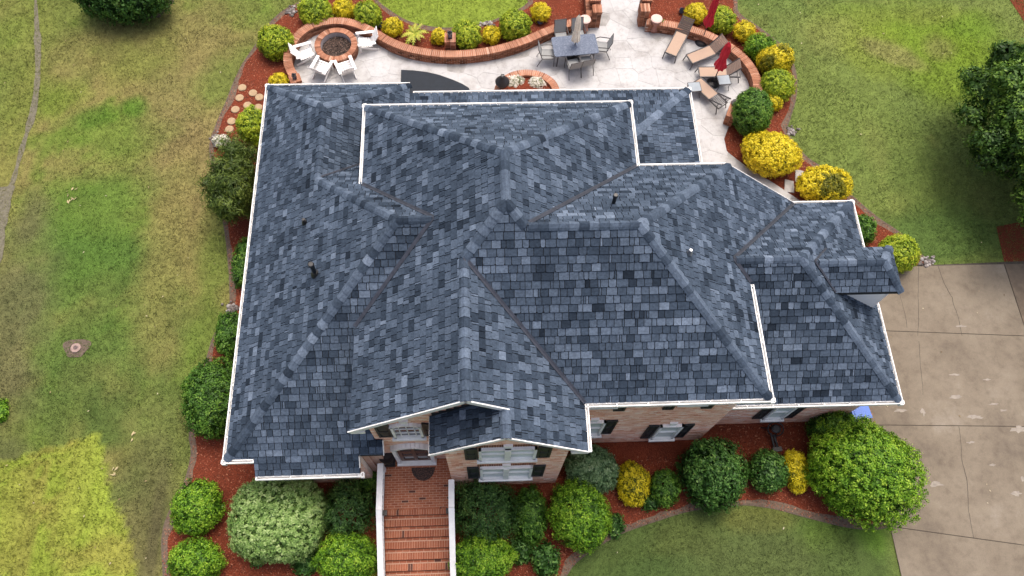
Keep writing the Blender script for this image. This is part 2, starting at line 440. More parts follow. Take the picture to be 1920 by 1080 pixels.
def sheet(name, poly, z, mat):
    tri = tessellate_polygon([[Vector((p[0], p[1], 0)) for p in poly]])
    b = MB(); V = [(p[0], p[1], z) for p in poly]; fs = []
    for t in tri:
        v0, v1, v2 = [Vector(V[i]) for i in t]
        fs.append(tuple(t) if (v1 - v0).cross(v2 - v0).z > 0 else tuple(t)[::-1])
    b.add(V, fs); return b.build(name, mat)
tag(sheet('mulch_bed', bed, 0.006, MULCH), kind='structure')
def ribbon(name, pts, w, z, mat, rag=0.3, side=0, seed=1):
    pts = np.array(pts)[:, :2]; d = np.gradient(pts, axis=0); d /= np.linalg.norm(d, axis=1)[:, None] + 1e-9
    nrm = np.c_[-d[:, 1], d[:, 0]]
    rr = 1 + (fbm(pts[:, 0], pts[:, 1], 1.5, seed, 3) - .5) * 2 * rag
    A = pts + nrm * (w * (side + .5) * rr)[:, None]; B = pts + nrm * (w * (side - .5) * rr)[:, None]
    b = MB(); V = [(p[0], p[1], z) for p in A] + [(p[0], p[1], z) for p in B]; n = len(A)
    b.add(V, [(n + i, n + i + 1, i + 1, i) for i in range(n - 1)])
    return b.build(name, mat)
# soil margin lies just inside the bed's edge, a dark cut line at the turf
bb = [p for p in bed_back]
tag(ribbon('soil_margin', bb, .17, 0.011, SOIL, .9, -.5, 3), kind='structure')
tag(ribbon('turf_cut', bb, .07, 0.016, DIRT, .4, 0, 5), kind='structure')
tag(ribbon('soil_margin', bed_front, .2, 0.011, SOIL, .9, -.5, 4), kind='structure')
tag(ribbon('turf_cut', bed_front, .06, 0.016, DIRT, .4, 0, 6), kind='structure')
# dirt track across the left lawn
tr = catmull([at2(*p) for p in [(66, -20), (68, 30), (71, 90), (70, 150), (62, 210), (50, 250), (38, 290), (26, 335), (12, 372), (0, 410), (-10, 440)]], .2)
TRACK = plain('dry_track', (.125, .115, .08, 1), .95, .3, 9, bm=.5)
tag(ribbon('dirt_track', tr, .2, 0.004, TRACK, 1.0, 0, 8), kind='structure')
tr2 = catmull([at2(*p) for p in [(12, 350), (2, 400), (-10, 460), (-20, 500)]], .2)
tag(ribbon('dirt_track', tr2, .6, 0.008, TRACK, .5, 0, 9), kind='structure')

# right-hand beds at the frame edge
tag(sheet('mulch_bed', [at2(*p) for p in [(1868, 425), (1884, 497), (1990, 490), (1990, 400), (1920, 415)]], 0.004, MULCH), kind='structure')
tag(sheet('mulch_bed', [at2(*p) for p in [(1888, -8), (1908, 22), (1925, 48), (1990, 60), (1990, -20)]], 0.004, MULCH), kind='structure')
tag(sheet('mulch_bed', [at2(*p) for p in [(130, -20), (150, 8), (190, 30), (240, 41), (300, 32), (325, 5), (335, -25)]], 0.004, DIRT), kind='structure')

# ---- driveway: concrete slabs parted by joints
mt, nt, bs = base_mat('driveway_concrete')
n1 = noise(nt, .55, 6, .65); n2 = noise(nt, 3.2, 6, .7); n3 = noise(nt, 30, 4, .7)
r1 = ramp(nt, n1.outputs[0], [(.3, (.105, .085, .062, 1)), (.45, (.148, .122, .088, 1)), (.6, (.175, .147, .108, 1)), (.75, (.215, .187, .148, 1))])
r2 = ramp(nt, n2.outputs[0], [(.3, (.8, .78, .76, 1)), (.5, (1, 1, 1, 1)), (.68, (1.06, 1.06, 1.05, 1)), (.76, (1.3, 1.32, 1.35, 1))])
r3 = ramp(nt, n3.outputs[0], [(.3, (.88, .88, .88, 1)), (.7, (1.1, 1.1, 1.1, 1))])
nt.links.new(mixc(nt, mixc(nt, r1.outputs[0], r2.outputs[0], 1, 'MULTIPLY'), r3.outputs[0], 1, 'MULTIPLY'), bs.inputs['Base Color'])
bs.inputs['Roughness'].default_value = .85; bump(nt, n3.outputs[0], .2, .01, bs)
CONC = mt
PALE = plain('pale_scuff', (.235, .21, .175, 1), .9, .25, 8)
JOINT = plain('joint_dirt', (.055, .045, .035, 1), .95, .3, 10)
WETC = plain('stained_concrete', (.11, .085, .06, 1), .9, .25, 3)
drive = sheet('driveway', [(11.4, 11.62), at2(1720, 498), at2(2200, 478), (26, -6), (DRIVE_X, -6), (DRIVE_X, 3.6), (11.4, 5.9)], 0.008, JOINT); tag(drive, kind='structure')
def slab(poly, mat=CONC, top=0.026):
    b = MB(); b.prism([(p[0], p[1], top) for p in poly], .017); return b.build('slab', mat, drive, center=True)
g = .018
xj = lambda y: 19.05
JL = [(11.6, 0.0), (9.12, -.066), (5.76, -.04), (2.33, -.17), (-1.5, -.1), (-5.8, 0)]
jy = lambda k, x: JL[k][0] + JL[k][1] * (x - 14)
for k in range(5):
    xl = 11.45 if k < 2 else DRIVE_X
    for (xa, xb) in ((xl, 19.0), (19.03, 25.5)):
        p = [(xa, jy(k, xa) - .012), (xb, jy(k, xb) - .012), (xb, jy(k + 1, xb) + .012), (xa, jy(k + 1, xa) + .012)]
        if k == 2 and xa == DRIVE_X: p = [(11.45, jy(k, 11.45) - .012)] + p[1:] + [(DRIVE_X, 3.7), (11.45, 5.0)]
        slab(p, WETC if xa > 19 else CONC)
def crack(pts, w, seed, z=0.029, mat=JOINT, par=drive, name='crack'):
    P = resample([at2(*p) for p in pts], .12); rr = np.random.default_rng(seed)
    P = P + np.cumsum(rr.normal(0, .012, P.shape), axis=0) * np.sin(np.linspace(0, math.pi, len(P)))[:, None]
    o = ribbon(name, P, w, z, mat, .6, 0, seed); o.parent = par; return o
crack([(1758, 499), (1768, 530), (1785, 560), (1797, 600), (1803, 630)], .015, 1)
crack([(1683, 540), (1692, 580), (1700, 615)], .012, 2)
crack([(1722, 640), (1726, 690), (1730, 740)], .011, 3)
crack([(1797, 800), (1806, 860), (1817, 910), (1818, 960), (1825, 1010)], .015, 4)
crack([(1722, 498), (1722, 560), (1720, 630)], .012, 15)
rs = np.random.default_rng(5)
for (u, v, a_, b_) in [(1755, 908, .35, .13), (1905, 925, .3, .14), (1825, 782, .5, .12), (1910, 805, .5, .2), (1790, 745, .3, .1), (1862, 758, .3, .06), (1790, 703, .3, .07), (1730, 772, .12, .2), (1690, 770, .35, .1), (1917, 898, .1, .12), (1820, 830, .2, .06), (1860, 872, .15, .08), (1880, 770, .2, .05), (1800, 612, .25, .06), (1850, 712, .25, .05)]:
    c = at2(u, v); pl = []
    for k in range(14):
        t = 2 * math.pi * k / 14; q = 1 + rs.normal(0, .28)
        pl.append((c[0] + a_ * .6 * math.cos(t) * q, c[1] + b_ * .6 * math.sin(t) * q))
    o = sheet('scuff_patch', pl, 0.0295, PALE); o.parent = drive

# ---- patio: stamped flagstones, recessed joints
WL_PX = [(557, 152), (541, 122), (541, 98), (553, 72), (577, 51), (607, 41), (640, 39), (672, 46), (703, 61), (735, 79), (772, 92), (812, 99), (848, 101), (885, 99), (930, 92), (980, 77), (1030, 56), (1078, 40), (1108, 33)]
WR_PX = [(1212, 40), (1250, 44), (1292, 53), (1332, 67), (1370, 88), (1398, 112), (1416, 140), (1422, 170)]
WH = 0.5
wallL = resample(catmull([at2(u, v, WH) for u, v in WL_PX], .1), .1)
wallR = resample(catmull([at2(u, v, WH) for u, v in WR_PX], .1), .1)
patio_poly = [tuple(p) for p in wallL[::4]] + [at2(1124, 42), at2(1130, -40), at2(1203, -40), at2(1206, 40)] + [tuple(p) for p in wallR[::4]] + \
    [at2(1405, 195), at2(1372, 222), at2(1357, 262), at2(1362, 285), at2(1400, 315), at2(1450, 345), at2(1500, 378), (9.6, 11.4), (7.0, 11.4), (6.9, 16.6), (-6.9, 16.9)]
mt, nt, bs = base_mat('stamped_concrete')
a = N(nt, 'ShaderNodeAttribute', attribute_name='shade')
n1 = noise(nt, .9, 6, .7); n2 = noise(nt, 6, 6, .75); n3 = noise(nt, 35, 3, .7)
r0 = ramp(nt, a.outputs['Fac'], [(0, (.37, .372, .372, 1)), (1, (.415, .418, .418, 1))])
r1 = ramp(nt, n1.outputs[0], [(.32, (.74, .72, .69, 1)), (.5, (1, 1, 1, 1)), (.7, (1.08, 1.08, 1.09, 1))])
r2 = ramp(nt, n2.outputs[0], [(.3, (.74, .74, .73, 1)), (.45, (.97, .97, .97, 1)), (.7, (1.08, 1.08, 1.08, 1))])
nt.links.new(mixc(nt, mixc(nt, r0.outputs[0], r1.outputs[0], 1, 'MULTIPLY'), r2.outputs[0], 1, 'MULTIPLY'), bs.inputs['Base Color'])
bs.inputs['Roughness'].default_value = .7; bump(nt, n2.outputs[0], .35, .02, bs)
FLAG = mt
FLAGJ = plain('patio_joint', (.30, .295, .285, 1), .95, .3, 3)
patio = sheet('patio', patio_poly, 0.05, FLAGJ); tag(patio, kind='structure')
seeds = []
pts_ = np.array(patio_poly); rs = np.random.default_rng(3)
for ix in np.arange(pts_[:, 0].min() - .5, pts_[:, 0].max() + .5, .78):
    for iy in np.arange(pts_[:, 1].min() - .5, pts_[:, 1].max() + .5, .78):
        seeds.append((ix + rs.uniform(-.33, .33), iy + rs.uniform(-.33, .33)))
seeds = np.array(seeds)
dirs16 = 0
for k, sd_ in enumerate(seeds):
    if not inpoly(np.array([sd_[0]]), np.array([sd_[1]]), patio_poly)[0]: continue
    if sd_[1] < 17.0 and sd_[0] < 6.6: continue
    cell = [(sd_[0] - 1, sd_[1] - 1), (sd_[0] + 1, sd_[1] - 1), (sd_[0] + 1, sd_[1] + 1), (sd_[0] - 1, sd_[1] + 1)]
    dd = np.linalg.norm(seeds - sd_, axis=1)
    for j in np.argsort(dd)[1:16]:
        nn = (seeds[j] - sd_) / dd[j]
        cell = clip_half(cell, nn, float(nn @ (sd_ + seeds[j]) / 2) - .0045)
        if len(cell) < 3: break
    if len(cell) < 3: continue
    full = inpoly(np.array([c[0] for c in cell]), np.array([c[1] for c in cell]), patio_poly).all()
    if not full:
        cp = patio_poly
        for i in range(len(cell)):
            p, q = cell[i], cell[(i + 1) % len(cell)]; nn = (q[1] - p[1], -(q[0] - p[0])); L = math.hypot(*nn) or 1
            nn = (nn[0] / L, nn[1] / L); cp = clip_half(cp, nn, nn[0] * p[0] + nn[1] * p[1])
            if len(cp) < 3: break
        cell = clean(cp) if len(cp) >= 3 else []
    cell = clean(cell, .02) if cell else []
    if len(cell) < 3 or abs(area2(cell)) < .02: continue
    b = MB(); b.prism([(p[0], p[1], .058 + rs.uniform(0, .003)) for p in cell], .007, sh=rs.uniform()); b.build('paving_stone', FLAG, patio, center=True)

# ---- loose chips of mulch, blades of turf
def houseish(x, y):
    return ((x > -6.8) & (x < 6.9) & (y > 5.0) & (y < 17)) | ((x > 6.5) & (x < 11.6) & (y > 6.0) & (y < 12)) | ((x > -1.1) & (x < 2.1) & (y > 4.25) & (y < 6)) | ((x > -3.3) & (x < -1) & (y < 5.2))
xs = NR.uniform(-14, 19, 190000); ys = NR.uniform(0.5, 27, 190000)
k = inpoly(xs, ys, bed) & ~inpoly(xs, ys, patio_poly) & ~houseish(xs, ys)
xs, ys = xs[k], ys[k]; n = len(xs)
th = NR.uniform(0, math.pi, n); L = NR.uniform(.012, .034, n); wd = NR.uniform(.004, .010, n); tilt = NR.uniform(-.6, .6, n)
z = 0.012 + NR.uniform(0, .022, n)
dx, dy = np.cos(th), np.sin(th)
A = np.zeros((n, 4, 3))
for j, (a_, b_) in enumerate(((-1, -1), (1, -1), (1, 1), (-1, 1))):
    A[:, j, 0] = xs + a_ * L * dx - b_ * wd * dy; A[:, j, 1] = ys + a_ * L * dy + b_ * wd * dx; A[:, j, 2] = z + a_ * L * tilt * .5
CHIP = shaded('mulch_chip', [(0, (.03, .009, .006, 1)), (.4, (.15, .038, .018, 1)), (.8, (.29, .083, .042, 1)), (1, (.46, .22, .13, 1))], .9, .2, 40)
o = fast_mesh('mulch_chips', A.reshape(-1, 3), 4, CHIP, NR.uniform(0, 1, n)); tag(o, kind='stuff')

n = 260000
xs = NR.uniform(-23, 27, n); ys = NR.uniform(0, 28, n)
keep = ~inpoly(xs, ys, bed) & ~((xs > 11.4) & (ys < 11.65)) & ~inpoly(xs, ys, patio_poly)
xs, ys = xs[keep], ys[keep]; n = len(xs)
A = np.zeros((n, 3, 3, 3)); cc = lawn_color(xs, ys) * NR.uniform(.55, 1.6, n)[:, None]
insod = inpoly(xs, ys, SOD)
for j in range(3):
    th = NR.uniform(0, 2 * math.pi, n); h = NR.uniform(.02, .05, n) * (1 + .8 * insod); ln = NR.uniform(.02, .06, n); w_ = NR.uniform(.007, .015, n)
    ox, oy = xs + NR.normal(0, .03, n), ys + NR.normal(0, .03, n)
    A[:, j, 0] = np.c_[ox - w_ * np.sin(th), oy + w_ * np.cos(th), np.full(n, -.01)]
    A[:, j, 1] = np.c_[ox + w_ * np.sin(th), oy - w_ * np.cos(th), np.full(n, -.01)]
    A[:, j, 2] = np.c_[ox + ln * np.cos(th), oy + ln * np.sin(th), h]
o = fast_mesh('grass', A.reshape(-1, 3), 3, BLADE, col=np.repeat(cc, 3, axis=0)); tag(o, kind='stuff')
n = 420
xs = NR.uniform(-23, 27, n); ys = NR.uniform(0, 28, n); k = ~inpoly(xs, ys, bed) & ~inpoly(xs, ys, patio_poly); xs, ys = xs[k], ys[k]; n = len(xs)
A = np.zeros((n, 4, 3)); th = NR.uniform(0, 6.28, n); L = NR.uniform(.02, .05, n); wd = L * .45; tl = NR.uniform(-.5, .5, n)
for j, (a_, b_) in enumerate(((-1, 0), (0, -1), (1, 0), (0, 1))):
    A[:, j, 0] = xs + a_ * L * np.cos(th) - b_ * wd * np.sin(th); A[:, j, 1] = ys + a_ * L * np.sin(th) + b_ * wd * np.cos(th); A[:, j, 2] = .045 + a_ * L * tl
o = fast_mesh('leaf_litter', A.reshape(-1, 3), 4, shaded('litter', [(0, (.10, .06, .03, 1)), (.5, (.26, .2, .1, 1)), (1, (.5, .45, .32, 1))]), NR.uniform(0, 1, n)); tag(o, kind='stuff')
#@@PART3
# ------------------------------------------------------------------ THE HOUSE
HP = (2.3, 9.3, 0.0)
house = empty('brick_house', HP, 'large brick house with a slate blue shingled hip roof and white gutters', 'house')
S = .856
xL, yF, zL, yB = -7.21, 4.57, 3.52, 17.29
xC, zC, xC2, yCb = -3.41, 5.97, 4.52, 14.51
xT, zT = .555, 5.97 + S * 3.965
xR, yR, yRb = 7.26, 5.21, 12.23
yTf = yR + 3.965
xE, yGab, yBay = 2.47, 4.65, 3.98
xG = (xC + xE) / 2; zG = zC + S * (xG - xC)
zGa, xGr, yGf, yGb = 3.6, 11.92, 5.68, 12.24
f_L = lambda x, y: zL + S * (x - xL)
f_Lf = lambda x, y: zL + S * (y - yF)
R1 = (-2.17, 9.61); zR1 = zL + S * 5.04
f_Lb = lambda x, y: zR1 - S * (y - 9.61)
f_RW = lambda x, y: zL + S * (-2.41 - x)
f_RWb = lambda x, y: zL + S * (yB - y)
f_Cl = lambda x, y: zC + S * (x - xC)
f_Cr = lambda x, y: zC + S * (xC2 - x)
f_Cb = lambda x, y: zC + S * (yCb - y)
f_F = lambda x, y: zC + S * (y - yR)
f_Rr = lambda x, y: zC + S * (xR - x)
f_Rb = lambda x, y: zC + S * (yRb - y)
f_GR = lambda x, y: zC + S * (xE - x)
f_Gf = lambda x, y: zGa + S * (y - yGf)
f_Gb = lambda x, y: zGa + S * (yGb - y)
f_Gr = lambda x, y: zGa + S * (xGr - x)
xBr, xBl = .42, -1.42
zBr = f_GR(xBr, 0)
f_Bl = lambda x, y: zBr - S * (xBr - x)
sb, zB, yBk, xBk = .26, 3.34, 17.05, 7.28
f_B = lambda x, y: zB + sb * (yBk - y)
f_Br = lambda x, y: zB + sb * (xBk - x)
# dormer on the garage slope
zd, hd, yd = 5.40, .69, 9.02
xd0, xd1 = 9.15, 11.75
f_Df = lambda x, y: zd + S * (y - (yd - hd))
f_Db = lambda x, y: zd + S * (yd + hd - y)
f_De = lambda x, y: zd + S * (hd / .58) * (xd1 - x) * .58 / hd * 1.0 if False else zd + S * hd * (xd1 - x) / .58

xr2, yr2 = 3.75, 8.72
PLANES = [
    ('left', f_L, [(xL, yF), R1, (-4.81, 12.25), (-4.81, 14.89), (xL, yB)]),
    ('leftfront', f_Lf, [(xL, yF), (-6.46, yF), (-6.46, 4.16), (-3.58, 4.16), (-3.58, 4.58), (-2.9, 4.58), (-2.9, 4.93), (-3.1, 4.93), (-3.1, 7.79), (-1.24, 9.61), R1]),
    ('leftback', f_Lb, [R1, (-1.24, 9.61), (-3.1, 11.47), (-3.1, 13.96), (-4.81, 12.25)]),
    ('rearright', f_RW, [(-4.81, 12.25), (-2.41, 14.65), (-2.41, yB), (-4.81, 14.89)]),
    ('rearback', f_RWb, [(xL, yB), (-4.81, 14.89), (-2.41, yB)]),
    ('cleft', f_Cl, [(xC, yGab), (xG, yGab), (xG, yTf - (xT - xG)), (xT, yTf), (xT, 10.545), (xC, yCb), (xC, 11.78), (-1.24, 9.61), (xC, 7.43)]),
    ('cright', f_Cr, [(xC2, yCb), (xT, 10.545), (xT, yTf), (1.015, yr2), (xC2, yRb)]),
    ('cback', f_Cb, [(xC, yCb), (xT, 10.545), (xC2, yCb)]),
    ('front', f_F, [(xE, yR), (xR, yR), (xr2, yr2), (1.015, yr2), (xT, yTf), (xG, yTf - (xT - xG))]),
    ('gabright', f_GR, [(xG, yGab), (xBr, yGab), (xBr, yBay), (xE, yBay), (xE, yR), (xG, yTf - (xT - xG))]),
    ('bayleft', f_Bl, [(xBl, yBay), (xBr, yBay), (xBr, 4.93), (xBl, 4.93)]),
    ('rright', f_Rr, [(xR, yR), (xR, 8.44), (6.75, 8.96), (10.02, yRb), (xR, yRb), (xr2, yr2)]),
    ('rback', f_Rb, [(xR, yRb), (xC2, yRb), (1.015, yr2), (xr2, yr2)]),
    ('gfront', f_Gf, [(6.95, yGf), (xGr, yGf), (8.64, 8.96), (6.75, 8.96), (6.95, 8.76)]),
    ('gback', f_Gb, [(6.75, 8.96), (8.64, 8.96), (xGr, yGb), (10.02, yGb)]),
    ('gright', f_Gr, [(xGr, yGf), (xGr, yGb), (8.64, 8.96)]),
    ('back', f_B, [(-2.41, yBk), (-2.41, 14.25), (4.48, 14.25), (xBk, yBk)]),
    ('backright', f_Br, [(xBk, yBk), (4.48, 14.25), (4.48, 12.0), (xBk, 12.0)]),
    ('dfront', f_Df, [(xd1 - (xd1 - xd0) + (zd + S * hd - zd) / S * 0 + 0.0, yd), (xd0 + hd, yd - hd), (xd1, yd - hd), (xd1 - .58, yd)]),
    ('dback', f_Db, [(xd0, yd), (xd1 - .58, yd), (xd1, yd + hd), (xd0 + hd, yd + hd)]),
    ('dend', f_De, [(xd1, yd - hd), (xd1, yd + hd), (xd1 - .58, yd)]),
]
def lift(f, poly): return [(x, y, f(x, y)) for x, y in poly]
deck = MB()
for nme, f, poly in PLANES:
    p = lift(f, poly)
    if area2([q[:2] for q in p]) < 0: p = p[::-1]
    deck.prism([(x, y, z - .02) for x, y, z in p], .16)
roof = deck.build('roof', DECK, house, HP)

EXPO = .205
rs = np.random.default_rng(21)
tabs = []           # (verts, faces, shade, weight)
for nme, f, poly in PLANES:
    P = np.array(lift(f, poly))
    gx_ = f(1, 0) - f(0, 0); gy_ = f(0, 1) - f(0, 0)
    nrm = np.array([-gx_, -gy_, 1.0]); nrm /= np.linalg.norm(nrm)
    up = np.array([gx_, gy_, gx_ * gx_ + gy_ * gy_]); up /= np.linalg.norm(up)
    u = np.cross(up, nrm)
    o = P[np.argmin(P @ up)]
    q = [(float((p - o) @ u), float((p - o) @ up)) for p in P]
    if area2(q) < 0: q = q[::-1]
    umin, umax = min(a for a, b in q), max(a for a, b in q); vmax = max(b for a, b in q)
    vmin = min(b for a, b in q)
    row = 0; v = vmin - .012
    seed_ = abs(hash(nme)) % 1 + len(nme) * 7
    while v < vmax:
        x = umin - rs.uniform(0, .5)
        rowdark = rs.normal(0, .03)
        prev = rs.uniform(0, 1)
        while x < umax:
            w_ = rs.choice([.12, .16, .195, .23, .265, .30], p=[.1, .18, .27, .25, .14, .06])
            if rs.uniform() < .12: w_ = .06
            h0 = EXPO - .015
            r = [(x + .005, v), (x + w_ - .005, v), (x + w_ - .005, v + h0), (x + .005, v + h0)]
            c = q
            for (nn, lim) in (((1, 0), x + w_ - .008), ((-1, 0), -(x + .008)), ((0, 1), v + h0), ((0, -1), -v)):
                c = clip_half(c, nn, lim)
                if len(c) < 3: break
            x += w_
            if len(c) < 3: continue
            c = clean(c, .012)
            if len(c) < 3 or abs(area2(c)) < .0015: continue
            full = len(c) == 4 and abs(area2(c)) > (w_ - .016) * h0 * .97
            if full and w_ > .11 and rs.uniform() < .3:      # clipped upper butt corners, as on this shingle
                e = .035
                a0, a1, b0, b1 = x - w_ + .008, x - .008, v, v + h0
                c = [(a0 + e * .6, b0), (a1 - e * .6, b0), (a1, b0 + e), (a1, b1), (a0, b1), (a0, b0 + e)]
            wob = rs.uniform(-.003, .003)
            t_b = .022 + wob + rs.uniform(0, .006); t_t = .004
            V = []
            for (a_, b_) in c:
                k = (b_ - v) / h0
                V.append(o + u * a_ + up * b_ + nrm * (t_b * (1 - k) + t_t * k))
            nv = len(c)
            for (a_, b_) in c: V.append(o + u * a_ + up * b_ - nrm * .008)
            F = [tuple(range(nv))] + [(i, nv + i, nv + (i + 1) % nv, (i + 1) % nv) for i in range(nv)]
            rr = rs.uniform()
            if rr < .56: sh = rs.normal(.45, .10)
            elif rr < .80: sh = rs.normal(.64, .10)
            else: sh = rs.normal(.26, .09)
            if rs.uniform() < .12: sh = prev
            prev = sh
            sh = float(np.clip(sh + rowdark, 0.02, 1))
            V = np.array(V); cen = V[:nv].mean(0)
            vd = CAMP - cen; dist = np.linalg.norm(vd)
            wgt = abs(area2(c)) * max(0, float(nrm @ vd) / dist) / dist ** 2 if full else 0
            pu, pv = px(cen)
            if not (0 < pu < 1920 and 0 < pv < 1080): wgt = 0
            tabs.append((V, F, [sh] + [0.0] * nv, wgt))  # near-black sides: bare asphalt edges that also paint the butt shadow line
        v += EXPO; row += 1
order = sorted(range(len(tabs)), key=lambda i: -tabs[i][3])
single = set(order[:300])
rest = MB()
for i, (V, F, sh, wg) in enumerate(tabs):
    if i in single:
        b = MB(); b.add(V, F, sh); b.s = list(sh); b.build('shingle', SHINGLE, roof, HP, center=True)
    else:
        rest.add(V, F, 0); rest.s[-len(F):] = sh
tag(rest.build('shingles', SHINGLE, roof, HP), kind='stuff')

# ridge and hip caps
def cap_run(p, q, fa, fb, start=0.0):
    p, q = np.array(p, float), np.array(q, float); d = q - p; L = np.linalg.norm(d); d = d / L
    ws = []
    for f in (fa, fb):
        gx_ = f(1, 0) - f(0, 0); gy_ = f(0, 1) - f(0, 0)
        n_ = np.array([-gx_, -gy_, 1.0]); n_ /= np.linalg.norm(n_)
        w_ = np.cross(n_, d)
        if w_[2] > 0: w_ = -w_
        ws.append((w_ / np.linalg.norm(w_), n_))
    up_ = ws[0][1] + ws[1][1]; up_ /= np.linalg.norm(up_)
    n = max(1, int(L / .235)); out = []
    for k in range(n):
        a0, a1 = k * L / n - .02, (k + 1) * L / n
        V = []
        for (t, h) in ((a0, .046), (a1 + .01, .028)):
            c = p + d * t
            for (w_, n_), s_ in ((ws[0], 1),):
                V += [c + w_ * .14 + n_ * (h - .012), c + w_ * .07 + n_ * h + up_ * .004]
            V += [c + up_ * (h + .006)]
            w_, n_ = ws[1]
            V += [c + w_ * .07 + n_ * h + up_ * .004, c + w_ * .14 + n_ * (h - .012)]
        # underside of the butt
        for t in (a0,):
            c = p + d * t
            V += [c + ws[0][0] * .14 - ws[0][1] * .01, c - up_ * .01, c + ws[1][0] * .14 - ws[1][1] * .01]
        c = p + d * a1
        V += [c + ws[0][0] * .14 - ws[0][1] * .01, c + ws[1][0] * .14 - ws[1][1] * .01]
        F = [(0, 1, 6, 5), (1, 2, 7, 6), (2, 3, 8, 7), (3, 4, 9, 8), (10, 11, 2, 1, 0), (11, 12, 4, 3, 2), (10, 0, 5, 13), (4, 12, 14, 9)]
        rr = rs.uniform()
        sh = rs.normal(.66, .12) if rr < .7 else rs.normal(.36, .1)
        out.append((V, F, [float(np.clip(sh, 0, 1))] * 4 + [0.0] * 4))  # sides darkened: cut asphalt, and the shadow line along the cap painted in
    return out
P3 = lambda x, y, f: (x, y, f(x, y))
RUNS = [  # from the low end to the high end
    (P3(xL, yF, f_L), P3(*R1, f_L), f_L, f_Lf), (P3(*R1, f_L), P3(-1.24, 9.61, f_Lf), f_Lf, f_Lb), (P3(-4.81, 12.25, f_L), P3(*R1, f_L), f_L, f_Lb),
    (P3(-4.81, 12.25, f_L), P3(-4.81, 14.89, f_L), f_L, f_RW), (P3(xL, yB, f_L), P3(-4.81, 14.89, f_L), f_L, f_RWb), (P3(-2.41, yB, f_RW), P3(-4.81, 14.89, f_L), f_RW, f_RWb),
    (P3(xC, yCb, f_Cl), P3(xT, 10.545, f_Cl), f_Cl, f_Cb), (P3(xC2, yCb, f_Cr), P3(xT, 10.545, f_Cr), f_Cr, f_Cb), (P3(xT, 10.545, f_Cl), P3(xT, yTf, f_Cl), f_Cl, f_Cr),
    (P3(xG, yTf - (xT - xG), f_Cl), P3(xT, yTf, f_Cl), f_Cl, f_F), (P3(1.015, yr2, f_F), P3(xT, yTf, f_Cl), f_F, f_Cr), (P3(1.1, yr2, f_F), P3(xr2, yr2, f_F), f_F, f_Rb),
    (P3(xG, yGab, f_Cl), P3(xG, yTf - (xT - xG), f_Cl), f_Cl, f_GR), (P3(xR, yR, f_F), P3(xr2, yr2, f_F), f_F, f_Rr), (P3(xR, yRb, f_Rb), P3(xr2, yr2, f_F), f_Rb, f_Rr),
    (P3(6.85, 8.96, f_Gf), P3(8.64, 8.96, f_Gf), f_Gf, f_Gb), (P3(xGr, yGf, f_Gf), P3(8.64, 8.96, f_Gf), f_Gf, f_Gr), (P3(xGr, yGb, f_Gb), P3(8.64, 8.96, f_Gf), f_Gb, f_Gr),
    (P3(xBr, yBay, f_Bl), P3(xBr, yGab - .02, f_Bl), f_Bl, f_GR), (P3(xBk, yBk, f_B), P3(4.6, 14.37, f_B), f_B, f_Br),
    (P3(xd0 + .15, yd, f_Df), P3(xd1 - .58, yd, f_Df), f_Df, f_Db), (P3(xd1, yd - hd, f_Df), P3(xd1 - .58, yd, f_Df), f_Df, f_De), (P3(xd1, yd + hd, f_Db), P3(xd1 - .58, yd, f_Df), f_Db, f_De),
]
ncap = 0; capsrest = MB()
for r_ in RUNS:
    for V, F, sh in cap_run(*r_):
        if ncap < 300:
            b = MB(); b.add(V, F, 0); b.s = list(sh); b.build('ridge_cap', SHINGLE, roof, HP, center=True); ncap += 1
        else:
            capsrest.add(V, F, 0); capsrest.s[-len(F):] = sh
if capsrest.v: tag(capsrest.build('ridge_caps', SHINGLE, roof, HP), kind='stuff')

# valley flashings
def valley(p, q, fa, fb, w=.075):
    b = MB(); p, q = Vector(p), Vector(q); d = (q - p).normalized(); V = []
    for c in (p, q):
        for f, s_ in ((fa, 1), (fb, 1)):
            gx_ = f(1, 0) - f(0, 0); gy_ = f(0, 1) - f(0, 0)
            n_ = Vector((-gx_, -gy_, 1)).normalized(); e = n_.cross(d)
            if e.z < 0: e = -e
            V.append(c + e * w + n_ * .034)
        V.append(c + Vector((0, 0, .045)))
    b.add(V, [(0, 2, 5, 3), (2, 1, 4, 5)]); b.build('valley_flashing', FLASH, roof, HP)
valley(P3(xC, 11.78, f_Cl), P3(-1.24, 9.61, f_Cl), f_Cl, f_Lb); valley(P3(xC, 7.43, f_Cl), P3(-1.24, 9.61, f_Cl), f_Cl, f_Lf)
valley(P3(xC2, yRb, f_Rb), P3(1.015, yr2, f_Rb), f_Cr, f_Rb); valley(P3(xE, yR, f_F), P3(xG, yTf - (xT - xG), f_F), f_F, f_GR)
valley(P3(10.02, yRb, f_Rr), P3(6.75, 8.96, f_Rr), f_Rr, f_Gb); valley(P3(xR, 8.44, f_Rr), P3(6.75, 8.96, f_Rr), f_Rr, f_Gf)
valley(P3(-3.1, 13.96, f_Lb), P3(-4.81, 12.25, f_Lb), f_Lb, f_RW, .05)
valley(P3(xd0 + hd, yd - hd, f_Gr), P3(xd0, yd, f_Df), f_Df, f_Gr, .05); valley(P3(xd0 + hd, yd + hd, f_Gr), P3(xd0, yd, f_Df), f_Db, f_Gr, .05)
# stepped flashing where the bay roof meets the gable wall
b = MB()
for k in range(9):
    x0 = xBl + .05 + k * .19; b.box((x0 + .095, 4.925, f_Bl(x0, 0) + .16), (.19, .02, .22))
b.build('step_flashing', BLACK, roof, HP)

